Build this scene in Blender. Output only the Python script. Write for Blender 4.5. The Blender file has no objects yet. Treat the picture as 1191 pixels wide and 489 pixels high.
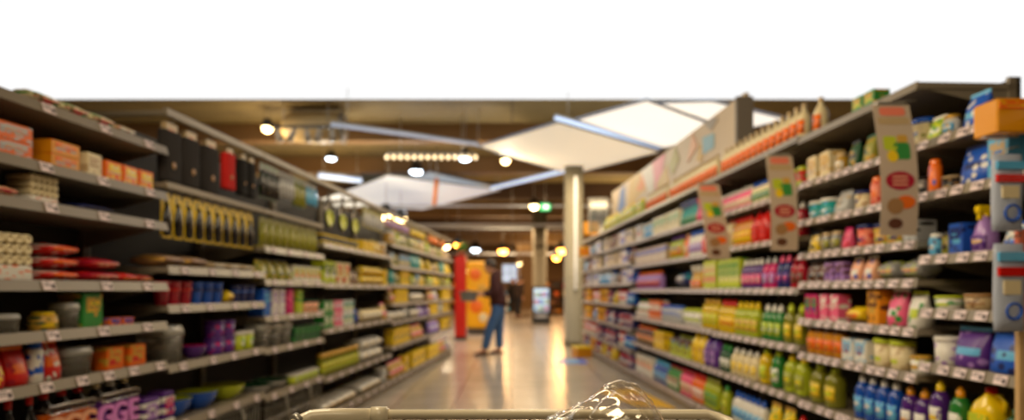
import bpy, bmesh, math, random
from mathutils import Vector, Matrix
random.seed(7)
C = bpy.context.scene.collection
SC = bpy.context.scene
PI = math.pi
CAM_H = 1.18; FPX = 750.0; HX = 595.5; HY = 338.0

# ------------------------------------------------------------------ colours and materials
def lin(c):
    out = []
    for v in c[:3]:
        v = v / 255.0
        out.append(v / 12.92 if v <= 0.04045 else ((v + 0.055) / 1.055) ** 2.4)
    return (out[0], out[1], out[2], 1.0)
PAL = dict(red=(205, 28, 22), crimson=(170, 20, 45), pink=(235, 95, 140), magenta=(200, 20, 110), orange=(235, 110, 20),
           amber=(225, 150, 20), yellow=(240, 205, 20), lime=(190, 205, 45), green=(50, 140, 60), dkgreen=(22, 80, 48),
           olive=(140, 140, 40), teal=(20, 150, 150), sky=(90, 175, 225), blue=(30, 90, 200), navy=(24, 40, 110),
           purple=(90, 45, 140), orchid=(225, 140, 225), lilac=(170, 130, 205), white=(228, 226, 220), cream=(225, 210, 170), beige=(190, 165, 125),
           tan=(165, 125, 80), brown=(95, 55, 30), grey=(140, 140, 142), silver=(185, 188, 192), dark=(38, 34, 34),
           black=(18, 17, 18), peach=(240, 175, 140), salmon=(235, 130, 105), gold=(205, 160, 60))
NAMES = dict(dkgreen='dark green', sky='light blue', navy='navy blue', dark='charcoal')
MATS = {}
def mat(name, col, rough=0.5, metal=0.0, emit=None, es=0.0, spec=0.5, trans=0.0, alpha=1.0):
    if name in MATS: return MATS[name]
    m = bpy.data.materials.new(name); m.use_nodes = True
    b = m.node_tree.nodes['Principled BSDF']
    b.inputs['Base Color'].default_value = lin(col)
    b.inputs['Roughness'].default_value = rough
    b.inputs['Metallic'].default_value = metal
    b.inputs['Specular IOR Level'].default_value = spec
    b.inputs['Transmission Weight'].default_value = trans
    b.inputs['Alpha'].default_value = alpha
    if emit is not None:
        b.inputs['Emission Color'].default_value = lin(emit); b.inputs['Emission Strength'].default_value = es
    MATS[name] = m
    return m
def plain(c): return mat('plain_' + c, PAL[c], 0.42)
def gloss(c): return mat('gloss_' + c, PAL[c], 0.22)
def cloth(c): return mat('cloth_' + c, PAL[c], 0.9)
def liquid(c):                                    # tinted clear plastic holding a coloured liquid
    n = 'liquid_' + c
    if n in MATS: return MATS[n]
    m = mat(n, PAL[c], 0.12, spec=0.6, trans=0.25); return m
def printed(base, a, b, seed=0):                  # printed packaging: a band and rounded blotches of two inks on a ground colour
    n = 'printed_%s_%s_%s_%d' % (base, a, b, seed)
    if n in MATS: return MATS[n]
    m = mat(n, PAL[base], 0.38)
    nt = m.node_tree; N = nt.nodes; L = nt.links
    tc = N.new('ShaderNodeTexCoord'); sp = N.new('ShaderNodeSeparateXYZ'); L.new(tc.outputs['Generated'], sp.inputs[0])
    r = random.Random(n)
    cr = N.new('ShaderNodeValToRGB'); cr.color_ramp.interpolation = 'CONSTANT'
    lo = r.uniform(.2, .45); hi = lo + r.uniform(.15, .3)
    e = cr.color_ramp.elements; e[0].color = lin(PAL[base]); e[1].position = lo; e[1].color = lin(PAL[b])
    x = e.new(hi); x.color = lin(PAL[base])
    L.new(sp.outputs[2], cr.inputs[0])
    ab = N.new('ShaderNodeMath'); ab.operation = 'SUBTRACT'; ab.inputs[1].default_value = .5 + r.uniform(-.1, .1); L.new(sp.outputs[0], ab.inputs[0])
    a2 = N.new('ShaderNodeMath'); a2.operation = 'ABSOLUTE'; L.new(ab.outputs[0], a2.inputs[0])
    a3 = N.new('ShaderNodeMath'); a3.operation = 'LESS_THAN'; a3.inputs[1].default_value = r.uniform(.25, .38); L.new(a2.outputs[0], a3.inputs[0])
    pm = N.new('ShaderNodeMix'); pm.data_type = 'RGBA'; pm.inputs[6].default_value = lin(PAL[base]); L.new(a3.outputs[0], pm.inputs[0]); L.new(cr.outputs[0], pm.inputs[7])
    mp = N.new('ShaderNodeMapping'); L.new(tc.outputs['Generated'], mp.inputs[0])
    mp.inputs['Location'].default_value = (r.uniform(0, 9), r.uniform(0, 9), r.uniform(0, 9))
    mp.inputs['Scale'].default_value = (1, .2, 1)
    vo = N.new('ShaderNodeTexVoronoi'); vo.inputs['Scale'].default_value = r.uniform(2.6, 4.6); L.new(mp.outputs[0], vo.inputs[0])
    lt = N.new('ShaderNodeMath'); lt.operation = 'LESS_THAN'; lt.inputs[1].default_value = .33; L.new(vo.outputs['Distance'], lt.inputs[0])
    mx = N.new('ShaderNodeMix'); mx.data_type = 'RGBA'; L.new(lt.outputs[0], mx.inputs[0]); L.new(pm.outputs[2], mx.inputs[6])
    mx.inputs[7].default_value = lin(PAL[a])
    L.new(mx.outputs[2], N['Principled BSDF'].inputs['Base Color'])
    return m
def planked(name, c1, c2, sx, sy, rough=.6, mortar=.02, mc=(40, 30, 20), bump=0.0, width=.5, roww=.25):
    m = mat(name, c1, rough); nt = m.node_tree; N = nt.nodes; L = nt.links
    tc = N.new('ShaderNodeTexCoord'); mp = N.new('ShaderNodeMapping'); L.new(tc.outputs['Object'], mp.inputs[0])
    mp.inputs['Scale'].default_value = (sx, sy, 1)
    br = N.new('ShaderNodeTexBrick'); L.new(mp.outputs[0], br.inputs[0])
    br.inputs['Color1'].default_value = lin(c1); br.inputs['Color2'].default_value = lin(c2); br.inputs['Mortar'].default_value = lin(mc)
    br.inputs['Scale'].default_value = 1.0; br.inputs['Mortar Size'].default_value = mortar
    br.inputs['Brick Width'].default_value = width; br.inputs['Row Height'].default_value = roww
    br.offset = 0.0
    no = N.new('ShaderNodeTexNoise'); no.inputs['Scale'].default_value = 3; L.new(tc.outputs['Object'], no.inputs[0])
    mx = N.new('ShaderNodeMix'); mx.data_type = 'RGBA'; mx.blend_type = 'MULTIPLY'; mx.inputs[0].default_value = .35
    L.new(br.outputs[0], mx.inputs[6]); L.new(no.outputs[0], mx.inputs[7])
    L.new(mx.outputs[2], N['Principled BSDF'].inputs['Base Color'])
    return m

# ------------------------------------------------------------------ mesh collector
class MB:
    def __init__(s): s.v = []; s.f = []; s.m = []; s.mats = []; s.sm = []
    def mi(s, m):
        if m not in s.mats: s.mats.append(m)
        return s.mats.index(m)
    def poly(s, vs, fs, m, smooth=False):
        o = len(s.v); k = s.mi(m); s.v += [tuple(v) for v in vs]
        for f in fs: s.f.append([o + i for i in f]); s.m.append(k); s.sm.append(smooth)
    def box(s, x0, x1, y0, y1, z0, z1, m, c=0.0):
        if c <= 0:
            vs = [(x, y, z) for z in (z0, z1) for x, y in ((x0, y0), (x1, y0), (x1, y1), (x0, y1))]
            s.poly(vs, [(3, 2, 1, 0), (4, 5, 6, 7), (0, 1, 5, 4), (1, 2, 6, 5), (2, 3, 7, 6), (3, 0, 4, 7)], m); return
        def ring(i, z): return [(x0 + c + i, y0 + i, z), (x1 - c - i, y0 + i, z), (x1 - i, y0 + c + i, z), (x1 - i, y1 - c - i, z),
                                (x1 - c - i, y1 - i, z), (x0 + c + i, y1 - i, z), (x0 + i, y1 - c - i, z), (x0 + i, y0 + c + i, z)]
        s.rings([ring(c, z0), ring(0, z0 + c), ring(0, z1 - c), ring(c, z1)], m, smooth=False)
    def rings(s, rs, m, smooth=True, cap0=True, cap1=True):
        n = len(rs[0]); vs = [p for r in rs for p in r]; fs = []
        for k in range(len(rs) - 1):
            for i in range(n):
                j = (i + 1) % n; fs.append((k * n + i, k * n + j, (k + 1) * n + j, (k + 1) * n + i))
        if cap0: fs.append(tuple(range(n - 1, -1, -1)))
        if cap1: fs.append(tuple((len(rs) - 1) * n + i for i in range(n)))
        s.poly(vs, fs, m, smooth)
    def loft(s, prof, m, cx=0, cy=0, n=16, e=2.0, cap0=True, cap1=True):   # prof: (rx, ry, z); e = superellipse exponent
        rs = []
        for rx, ry, z in prof:
            r = []
            for i in range(n):
                a = 2 * PI * i / n; ca, sa = math.cos(a), math.sin(a)
                r.append((cx + rx * math.copysign(abs(ca) ** (2 / e), ca), cy + ry * math.copysign(abs(sa) ** (2 / e), sa), z))
            rs.append(r)
        s.rings(rs, m, True, cap0, cap1)
    def lathe(s, prof, m, cx=0, cy=0, n=14, cap0=True, cap1=True): s.loft([(r, r, z) for r, z in prof], m, cx, cy, n, 2.0, cap0, cap1)
    def patch(s, rx, ry, cy, z0, z1, m, e=2.0, half=.95, off=.0022, n=8):   # a label on the front of a body of superellipse section
        vs = []; fs = []
        for k in range(n + 1):
            a = -PI / 2 - half + 2 * half * k / n; ca, sa = math.cos(a), math.sin(a)
            x = rx * math.copysign(abs(ca) ** (2 / e), ca); y = ry * math.copysign(abs(sa) ** (2 / e), sa); q = 1 + off / max(rx, .01)
            vs += [(x, cy + y, z0), (x * q, cy + y * q - .0004, z0 + .001), (x * q, cy + y * q - .0004, z1 - .001), (x, cy + y, z1)]
        for k in range(n):
            i = k * 4; fs += [(i + j, i + 4 + j, i + 5 + j, i + 1 + j) for j in range(3)]
        fs += [(0, 1, 2, 3), (n * 4 + 3, n * 4 + 2, n * 4 + 1, n * 4)]
        s.poly(vs, fs, m, True)
    def tube(s, pts, r, m, n=8, closed=False):
        pts = [Vector(p) for p in pts]; rs = []
        for i, p in enumerate(pts):
            a = pts[i - 1] if (i > 0 or closed) else p; b = pts[(i + 1) % len(pts)] if (i < len(pts) - 1 or closed) else p
            t = (b - a).normalized(); up = Vector((0, 0, 1)) if abs(t.z) < .95 else Vector((0, 1, 0))
            x = t.cross(up).normalized(); y = x.cross(t)
            rr = r[i] if isinstance(r, (list, tuple)) else r
            rs.append([tuple(p + x * rr * math.cos(2 * PI * k / n) + y * rr * math.sin(2 * PI * k / n)) for k in range(n)])
        if closed: rs.append(rs[0])
        s.rings(rs, m, True, not closed, not closed)
    def merge(s, o, M=None):
        base = len(s.v)
        s.v += [tuple(M @ Vector(v)) if M else v for v in o.v]
        for f, k, q in zip(o.f, o.m, o.sm): s.f.append([base + i for i in f]); s.m.append(s.mi(o.mats[k])); s.sm.append(q)
    def mesh(s, name):
        me = bpy.data.meshes.new(name); me.from_pydata(s.v, [], s.f)
        for m in s.mats: me.materials.append(m)
        me.polygons.foreach_set('material_index', s.m); me.polygons.foreach_set('use_smooth', s.sm)
        me.update()
        return me
    def build(s, name, parent=None): return link(name, s.mesh(name), parent)
def link(name, data, parent=None):
    o = bpy.data.objects.new(name, data); C.objects.link(o)
    if parent is not None: o.parent = parent
    return o
def empty(name, loc=(0, 0, 0), rz=0.0):
    o = bpy.data.objects.new(name, None); C.objects.link(o); o.empty_display_size = .05
    o.location = loc; o.rotation_euler = (0, 0, rz); return o
def tag(o, label, cat, group=None, kind=None):
    o['label'] = label; o['category'] = cat
    if group: o['group'] = group
    if kind: o['kind'] = kind
    return o
def struct(o, label=None, cat=None):
    o['kind'] = 'structure'
    if label: o['label'] = label
    if cat: o['category'] = cat
    return o
def rnd_bevel(o, w=.01, seg=2):
    b = o.modifiers.new('Bevel', 'BEVEL'); b.width = w; b.segments = seg; b.limit_method = 'ANGLE'

# ------------------------------------------------------------------ the two shelf fronts: straight lines on the floor
LX, LK = -1.987, .0727
RX, RK = 1.96, -.0447
def front(side, Y): return (LX + LK * Y) if side == 'L' else (RX + RK * Y)
def Yof(side, px):
    t = (px - HX) / FPX
    return (-LX) / (LK - t) if side == 'L' else RX / (t - RK)
def ang(side): return math.atan2(1, LK) if side == 'L' else math.atan2(-1, -RK)
def spot(side, Y, depth, z):                     # a point 'depth' metres behind the shelf front
    if side == 'L': n = Vector((-1, LK)).normalized()
    else: n = Vector((1, -RK)).normalized()
    return Vector((front(side, Y) + n.x * depth, Y + n.y * depth, z))
SEAMS = {'L': [2.05, 3.27, 4.35, 5.45, 6.55, 7.65, 8.75, 9.85, 10.95, 12.05],
         'R': [1.75, 2.9, 4.0, 5.5, 7.0, 8.5, 9.6, 10.7, 11.75, 12.8]}
LEV = {'L': [[.11, .50, .82, 1.018, 1.214, 1.517, 1.67, 1.90],
             [.11, .49, .795, 1.10, 1.30],
             [.11, .46, .78, 1.0, 1.25, 1.475],
             [.11, .43, .844, 1.236, 1.58],
             [.11, .43, .844, 1.236, 1.58]] + [[.11, .50, .80, 1.02, 1.25, 1.48, 1.74]] * 4,
       'R': [[.14, .55, .857, 1.095, 1.33, 1.61, 1.84],
             [.14, .50, .796, 1.004, 1.228, 1.404, 1.607, 1.836, 2.12],
             [.14, .51, .83, 1.19, 1.52, 1.81, 2.14],
             [.14, .51, .84, 1.19, 1.50, 1.81, 2.14],
             [.14, .51, .84, 1.19, 1.50, 1.81, 2.14]] + [[.12, .38, .67, .98, 1.28, 1.55, 1.82, 2.14]] * 4}
ORD = ['zeroth', 'nearest', 'second', 'third', 'fourth', 'fifth', 'sixth', 'seventh', 'eighth', 'ninth', 'tenth', 'eleventh', 'twelfth', 'thirteenth',
       'fourteenth', 'fifteenth', 'sixteenth', 'seventeenth', 'eighteenth', 'nineteenth', 'twentieth']
def bay_phrase(side, b): return '%s bay on the %s' % (ORD[b + 1], 'left' if side == 'L' else 'right')
def shelf_phrase(side, b, k):
    n = len(LEV[side][b])
    if k == 0: return 'bottom shelf'
    if k == n - 1: return 'top shelf'
    return ORD[k + 1] + ' shelf up'

# ------------------------------------------------------------------ room
M_floor = planked('floor_tiles', (200, 188, 172), (190, 179, 163), 1, 1, .2, .006, (110, 100, 90), width=.6, roww=.6)
M_ceil = planked('ceiling_boards', (136, 114, 60), (118, 98, 54), 1, 1, .7, .012, (60, 44, 24), width=4, roww=.35)
M_wall = mat('far_wall_paint', (120, 88, 52), .8)
M_wood = mat('beam_wood', (120, 86, 44), .65)
M_dkwood = mat('dark_beam_wood', (70, 46, 24), .7)
M_conc = mat('pillar_concrete', (118, 110, 90), .55)
M_metal = mat('pale_steel', (165, 160, 150), .35, .6)
M_shelf = mat('shelf_enamel', (138, 128, 112), .4, .1)
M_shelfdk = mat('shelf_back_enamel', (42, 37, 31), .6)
M_tagp = mat('price_tag_paper', (240, 222, 226), .5)
M_tagink = mat('price_tag_ink', (70, 60, 66), .6)
M_black = mat('black_plastic', (20, 19, 20), .4)
ZC = 4.6
def slab(name, x0, x1, y0, y1, z0, z1, m):
    b = MB(); b.box(x0, x1, y0, y1, z0, z1, m); return struct(b.build(name))
slab('floor', -11, 11, -5, 44, -.1, 0, M_floor)
slab('ceiling', -11, 11, 11.6, 44, ZC, ZC + .02, M_ceil)
slab('ceiling.001', -11, 11, -5, 7.3, ZC, ZC + .1, M_ceil)
slab('wall_left', -11.1, -11, -5, 44, 0, ZC, M_wall)
slab('wall_right', 11, 11.1, -5, 44, 0, ZC, M_wall)
slab('wall_front', -11, 11, 44, 44.1, 0, ZC, M_wall)
slab('wall_back', -11, 11, -5.1, -5, 0, ZC, M_wall)
for i, (y, d, zb, m) in enumerate([(13.2, .35, 4.25, M_wood), (16.5, .35, 4.2, M_wood), (20.5, .4, 4.1, M_dkwood), (25, .4, 4.05, M_wood),
                                   (30, .4, 3.9, M_dkwood), (36, .5, 3.8, M_wood)]):
    slab('ceiling_beam', -10.99, 10.99, y, y + d, zb, ZC - .002, m)
def pillar(x, y, r, label, flutes=0):
    b = MB(); pts = []
    n = 32
    prof = []
    for z in (0.0, .12, .125, ZC - .002):
        k = 1.08 if z <= .12 else 1
        prof.append([((r * k) * (1 + (.05 * math.cos(flutes * 2 * PI * i / n) if flutes else 0)) * math.copysign(abs(math.cos(2 * PI * i / n)) ** .6, math.cos(2 * PI * i / n)),
                      (r * k) * math.copysign(abs(math.sin(2 * PI * i / n)) ** .6, math.sin(2 * PI * i / n)), z) for i in range(n)])
    b.rings(prof, M_conc)
    o = b.build('pillar'); o.location = (x, y, 0); struct(o, label, 'pillar'); return o
p = pillar(1.33, 13.9, .2, 'pale concrete pillar beyond the end of the right shelves')
b = MB(); b.box(-.03, .03, -.235, -.2, 1.2, 3.6, mat('white_strip', (225, 225, 225), .4)); b.build('pale_strip', p).location = (.02, 0, 0)  # plain pale strip running up the near face of the pillar
pillar(1.05, 24.6, .26, 'far fluted pillar behind the drinks cooler', 8)
# ------------------------------------------------------------------ product kinds: each returns [(part name, MB)], front at y=0
M_clear = mat('clear_plastic', (205, 205, 198), .08, trans=.75, spec=.6)
M_white = plain('white')
M_card = mat('brown_card', (170, 130, 85), .8)
def k_bottle(w, d, h, c):
    body, cap, lab = c; e = 2.6; rx, ry = w * .45, d * .45; cy = d / 2
    b = MB(); hb = h * .8
    b.loft([(rx * .82, ry * .82, 0), (rx * .97, ry * .97, h * .02), (rx, ry, h * .08), (rx * .96, ry * .96, h * .35), (rx, ry, h * .55), (rx * .9, ry * .9, h * .68),
            (rx * .55, ry * .6, hb * .97), (rx * .36, ry * .42, hb)], liquid(body) if body in ('lime', 'yellow', 'green', 'amber', 'blue', 'purple', 'olive') else gloss(body), 0, cy, 16, e)
    k = MB(); k.lathe([(min(rx, ry) * .44, hb), (min(rx, ry) * .46, hb + h * .01), (min(rx, ry) * .44, h * .93), (min(rx, ry) * .25, h * .94), (min(rx, ry) * .22, h)], gloss(cap), 0, cy, 12)
    l = MB(); l.patch(rx, ry, cy, h * .16, h * .5, printed(lab, body if body != lab else 'red', cap), e)
    return [('body', b), ('cap', k), ('wrap_label', l)]
def k_round(w, d, h, c):          # slender necked bottle
    body, cap, lab = c; r = w * .45; b = MB(); cy = r
    b.lathe([(r * .9, 0), (r, h * .02), (r, h * .55), (r * .8, h * .66), (r * .34, h * .8), (r * .3, h * .9)], gloss(body), 0, cy, 14)
    k = MB(); k.lathe([(r * .34, h * .88), (r * .36, h * .89), (r * .36, h * .99), (r * .3, h)], gloss(cap), 0, cy, 12)
    l = MB(); l.patch(r, r, cy, h * .1, h * .5, printed(lab, 'brown', lab), 2.0, 1.1)
    return [('body', b), ('cap', k), ('wrap_label', l)]
def k_spray(w, d, h, c):
    body, cap, lab = c; rx, ry = w / 2, d / 2; cy = d / 2; b = MB()
    b.loft([(rx * .9, ry * .9, 0), (rx, ry, h * .03), (rx * .95, ry * .9, h * .4), (rx * .6, ry * .7, h * .62), (rx * .3, ry * .4, h * .74), (rx * .3, ry * .4, h * .78)], gloss(body), 0, cy, 16, 2.8)
    k = MB(); m = gloss(cap)
    k.lathe([(rx * .36, h * .76), (rx * .36, h * .84)], m, 0, cy, 12)
    k.box(-rx * .32, rx * .32, cy - ry * .95, cy + ry * .6, h * .84, h, m, rx * .1)
    k.box(-rx * .14, rx * .14, cy - ry * .8, cy - ry * .5, h * .7, h * .85, m)
    l = MB(); l.patch(rx, ry, cy, h * .08, h * .36, printed(lab, body, cap), 2.8)
    return [('body', b), ('trigger_head', k), ('wrap_label', l)]
def k_jug(w, d, h, c):
    body, cap, lab = c; rx, ry = w / 2, d / 2; cy = d / 2; b = MB(); m = gloss(body)
    b.loft([(rx * .9, ry * .9, 0), (rx, ry, h * .04), (rx, ry, h * .6), (rx * .78, ry * .8, h * .74), (rx * .3, ry * .5, h * .85), (rx * .26, ry * .42, h * .9)], m, 0, cy, 16, 3.2)
    hd = MB(); hd.tube([(rx * .2, cy, h * .86), (rx * .7, cy, h * .88), (rx * 1.0, cy, h * .78), (rx * .98, cy, h * .6)], rx * .13, m, 8)
    k = MB(); k.lathe([(rx * .34, h * .88), (rx * .36, h * .9), (rx * .34, h * .99), (rx * .26, h)], gloss(cap), 0, cy, 12)
    l = MB(); l.box(-rx * .75, rx * .75, -.0015, .004, h * .14, h * .56, printed(lab, body, cap), .001)
    return [('body', b), ('handle', hd), ('cap', k), ('front_label', l)]
def k_carton(w, d, h, c):
    base, a, bb = c; b = MB(); b.box(-w / 2, w / 2, .002, d, 0, h, printed(base, a, bb), min(w, h, d) * .03)
    l = MB(); l.box(-w * .36, w * .36, 0, .003, h * .5, h * .86, printed(a, base, bb, 1))
    return [('body', b), ('front_panel', l)]
def k_tall_lid(w, d, h, c):       # carton with an open perforated front: display tray of sachets
    base, a, bb = c; b = MB(); t = .003
    m = printed(base, a, bb)
    b.box(-w / 2, w / 2, 0, t, 0, h * .4, m); b.box(-w / 2, w / 2, d - t, d, 0, h, m)
    for s in (-1, 1): b.box(min(s * w / 2, s * (w / 2 - t)), max(s * w / 2, s * (w / 2 - t)), t, d - t, 0, h * .7, m)
    b.box(-w / 2, w / 2, t, d - t, 0, t, m)
    o = MB(); n = 4
    for i in range(n): o.box(-w * .45, w * .45, d * (.12 + .2 * i), d * (.12 + .2 * i) + d * .1, t, h * .85, printed(a, bb, base), .004)
    o.name = 'sachets'
    return [('tray', b), ('sachet_stack', o)]
def k_pouch(w, d, h, c):          # stand-up bag with a crimped top
    base, a, bb = c; b = MB(); m = printed(base, a, bb); n = 20; rs = []
    for z, k, q in ((0, .9, .85), (h * .05, .97, 1), (h * .3, 1, .95), (h * .6, .97, .7), (h * .82, .98, .32), (h * .9, 1, .08)):
        rs.append([((w / 2) * k * math.copysign(abs(math.cos(t)) ** .7, math.cos(t)) * (1 + .02 * math.sin(5 * t + z * 60)),
                    d / 2 + d / 2 * q * math.copysign(abs(math.sin(t)) ** .8, math.sin(t)) * (1 + .05 * math.sin(3 * t + z * 90)), z) for t in [2 * PI * i / n for i in range(n)]])
    b.rings(rs, m)
    s = MB(); s.box(-w / 2, w / 2, d / 2 - .003, d / 2 + .003, h * .895, h, plain(bb if bb != base else a), .001)
    return [('body', b), ('top_seal', s)]
def k_lying(w, d, h, c):          # pillow bag lying flat
    base, a, bb = c; b = MB(); n = 18; m = printed(base, a, bb); rs = []
    for u in [i / 8 for i in range(9)]:
        k = math.sin(PI * min(max(u, .04), .96)) ** .4; yy = d * (.03 + .94 * u)
        rs.append([((w / 2) * (.86 + .14 * k) * math.copysign(abs(math.cos(t)) ** .5, math.cos(t)) * (1 + .025 * math.sin(u * 17 + 4 * t)), yy,
                    h / 2 + (h / 2) * k * math.copysign(abs(math.sin(t)) ** .7, math.sin(t)) * (1 + .09 * math.sin(u * 23 + 3 * t)) * .9) for t in [2 * PI * i / n for i in range(n)]])
    b.rings(rs, m)
    s = MB(); s.box(-w * .42, w * .42, 0, d * .05, h / 2 - .002, h / 2 + .002, gloss(bb if bb != base else a)); s2 = MB(); s2.box(-w * .42, w * .42, d * .95, d, h / 2 - .002, h / 2 + .002, gloss(bb if bb != base else a))
    return [('body', b), ('end_seal', s), ('end_seal', s2)]
def k_tub(w, d, h, c):
    body, cap, lab = c; r = w / 2; b = MB()
    b.lathe([(r * .82, 0), (r * .86, h * .03), (r * .95, h * .84)], printed(body, lab, cap), 0, r, 16)
    k = MB(); k.lathe([(r, h * .82), (r, h * .95), (r * .93, h), (r * .85, h), (r * .84, h * .98)], gloss(cap), 0, r, 16)
    return [('body', b), ('lid', k)]
def k_can(w, d, h, c):
    body, cap, lab = c; r = w / 2; b = MB()
    b.lathe([(r * .95, 0), (r, h * .02), (r, h * .78), (r * .8, h * .83)], printed(body, lab, cap), 0, r, 16)
    k = MB(); k.lathe([(r * .78, h * .8), (r * .8, h * .82), (r * .78, h * .97), (r * .68, h)], gloss(cap), 0, r, 14)
    return [('body', b), ('cap', k)]
def k_jar(w, d, h, c):
    body, cap, lab = c; r = w / 2; b = MB()
    b.lathe([(r * .9, 0), (r, h * .05), (r, h * .7), (r * .8, h * .82), (r * .8, h * .86)], liquid(body), 0, r, 16)
    k = MB(); k.lathe([(r * .88, h * .84), (r * .9, h * .86), (r * .88, h)], mat('jar_lid_' + cap, PAL[cap], .3, .4), 0, r, 16)
    l = MB(); l.patch(r, r, r, h * .2, h * .6, printed(lab, cap, body), 2.0, 1.1)
    return [('body', b), ('lid', k), ('wrap_label', l)]
def k_cup(w, d, h, c):
    r = w / 2; m = gloss(c[0]); b = MB()
    b.lathe([(r * .7, 0), (r * .72, h * .03), (r * .95, h * .93), (r, h * .94), (r, h), (r * .92, h), (r * .7, h * .06), (0.001, h * .05)], m, 0, r, 18)
    k = MB(); k.lathe([(r * .96, h * .6), (r * .985, h * .6), (r * 1.0, h * .7), (r * .97, h * .7)], gloss(c[1]), 0, r, 18, False, False)
    return [('body', b), ('rim_band', k)]
def k_bowl(w, d, h, c):
    r = w / 2; b = MB(); q = MB()
    b.lathe([(r * .45, 0), (r * .5, h * .05), (r * .85, h * .5), (r, h)], gloss(c[0]), 0, r, 22, True, False)
    q.lathe([(r, h), (r * .96, h * .99), (r * .8, h * .5), (r * .4, h * .12), (.001, h * .1)], gloss(c[1]), 0, r, 22, False, True)
    return [('body', b), ('inner_bowl', q)]
def k_dome(w, d, h, c):           # clear lidded plastic food box
    rx, ry = w / 2, d / 2; b = MB(); k = MB(); q = MB()
    b.loft([(rx * .88, ry * .88, 0), (rx * .96, ry * .96, h * .7), (rx, ry, h * .72)], M_clear, 0, ry, 16, 6)
    k.loft([(rx, ry, h * .73), (rx, ry, h * .8), (rx * .93, ry * .93, h * .95), (rx * .85, ry * .85, h)], mat('dome_lid', (200, 200, 195), .25, trans=.4), 0, ry, 16, 6)
    q.loft([(rx * .6, ry * .6, h * .02), (rx * .75, ry * .75, h * .3), (rx * .6, ry * .6, h * .4)], gloss(c[0]), 0, ry, 14, 3)
    return [('base', b), ('lid', k), ('insert', q)]
def k_stack(w, d, h, c):          # film-wrapped stack of folded sheets
    b = MB(); n = 6; m1, m2 = plain(c[0]), plain(c[1])
    for i in range(n): b.box(-w / 2 + .004 * (i % 2), w / 2 - .004 * (i % 2), .004 * (i % 2), d, h * i / n, h * (i + .92) / n, m1 if i % 2 == 0 else m2, h / n * .2)
    l = MB(); l.box(-w * .3, w * .3, -.002, .006, h * .3, h * .8, printed(c[2], c[0], c[1]))
    return [('sheets', b), ('band', l)]
def k_rolls(w, d, h, c):          # pack of rolls seen end-on over a printed sleeve
    b = MB(); m = plain('cream'); q = w / 10; hz = h * .36
    for r_ in range(3):
        for i in range(5):
            cx = -w / 2 + q + i * 2 * q; cz = hz + q + r_ * 2 * q
            rs = []
            for y, k in ((.004, .55), (0, .6), (0, .9), (.006, 1), (d, 1)):
                rs.append([(cx + q * .97 * k * math.cos(t), y, cz + q * .97 * k * math.sin(t)) for t in [2 * PI * j / 12 for j in range(12)]])
            b.rings(rs, m)
    l = MB(); l.box(-w / 2, w / 2, -.002, d, 0, hz, printed('white', 'orange', 'white'), .006)
    return [('roll', b), ('sleeve', l)]
def k_hang(w, d, h, c):           # blister pack on a card; z=0 is the peg, hangs down
    b = MB(); b.box(-w / 2, w / 2, d * .35, d * .35 + .003, -h, -.005, printed(c[0], c[1], c[0]), .001)
    s = MB(); s.loft([(w * .12, d * .25, -h * .95), (w * .34, d * .4, -h * .9), (w * .36, d * .4, -h * .55), (w * .15, d * .3, -h * .35), (w * .1, d * .2, -h * .22)], gloss(c[2]), 0, d * .35, 12, 3)
    k = MB(); k.tube([(0, -.01, .004), (0, d * .36, 0), (0, d, 0)], .0025, M_metal, 6)
    return [('card', b), ('blister', s), ('peg_hook', k)]
def k_bagh(w, d, h, c):           # folded cloth bag on a header card
    b = MB(); n = 16; rs = []
    for z, k in ((-h, .9), (-h * .95, 1), (-h * .5, 1.04), (-h * .2, .96), (-h * .16, .9)):
        rs.append([(w / 2 * k * math.copysign(abs(math.cos(t)) ** .5, math.cos(t)), d / 2 + d / 2 * math.copysign(abs(math.sin(t)) ** .7, math.sin(t)) * (1 + .12 * math.sin(4 * t + 30 * z)), z) for t in [2 * PI * i / n for i in range(n)]])
    b.rings(rs, cloth(c[0]))
    s = MB(); s.box(-w * .3, w * .3, d * .2, d * .8, -h * .2, -.01, printed(c[1], c[1], c[2]), .002)
    b2 = MB(); b2.rings([[(w * .12 * q * math.cos(a), -.003 - .0 + dy, -h * .72 + w * .12 * q * math.sin(a)) for a in [2 * PI * i / 14 for i in range(14)]] for q, dy in ((1, .004), (.85, .0))], plain('tan'), cap0=False); k = MB(); k.tube([(0, -.01, .004), (0, d * .36, 0), (0, d, 0)], .003, M_metal, 6)
    return [('cloth_body', b), ('round_patch', b2), ('header_card', s), ('peg_hook', k)]
def k_paddle(w, d, h, c):         # long-handled round utensil
    b = MB(); n = 22; rs = []
    for y, k in ((d * .35, .9), (d * .3, 1), (d * .6, 1), (d * .65, .9)):
        rs.append([(w / 2 * k * math.cos(t), y, -h + w * .62 + w * .62 * k * math.sin(t)) for t in [2 * PI * i / n for i in range(n)]])
    b.rings(rs, gloss(c[0]))
    s = MB(); rs = []
    for y, k in ((d * .22, .6), (d * .15, .7), (d * .29, .78)):
        rs.append([(w / 2 * k * math.cos(t), y, -h + w * .45 + w * .42 * k * math.sin(t)) for t in [2 * PI * i / n for i in range(n)]])
    s.rings(rs, gloss(c[1]))
    k = MB(); k.box(-w * .09, w * .09, d * .32, d * .55, -h + w * 1.1, 0, gloss(c[0]), .003)
    return [('head', b), ('coloured_pad', s), ('handle', k)]
def k_pan(w, d, h, c):
    r = w / 2; b = MB()
    b.lathe([(r * .8, 0), (r * .86, h * .1), (r, h), (r * .97, h), (r * .82, h * .18), (.001, h * .15)], mat('pan_steel', (130, 128, 126), .25, .8), 0, r, 24)
    k = MB(); k.box(-.012, .012, w - .01, w + .09, h * .6, h * .85, M_black, .004)
    l = MB(); l.lathe([(r * .5, h * .2), (r * .55, h * .24), (r * .5, h * .26)], printed(c[0], c[1], c[0]), 0, r, 20)
    return [('body', b), ('handle', k), ('paper_insert', l)]
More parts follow.
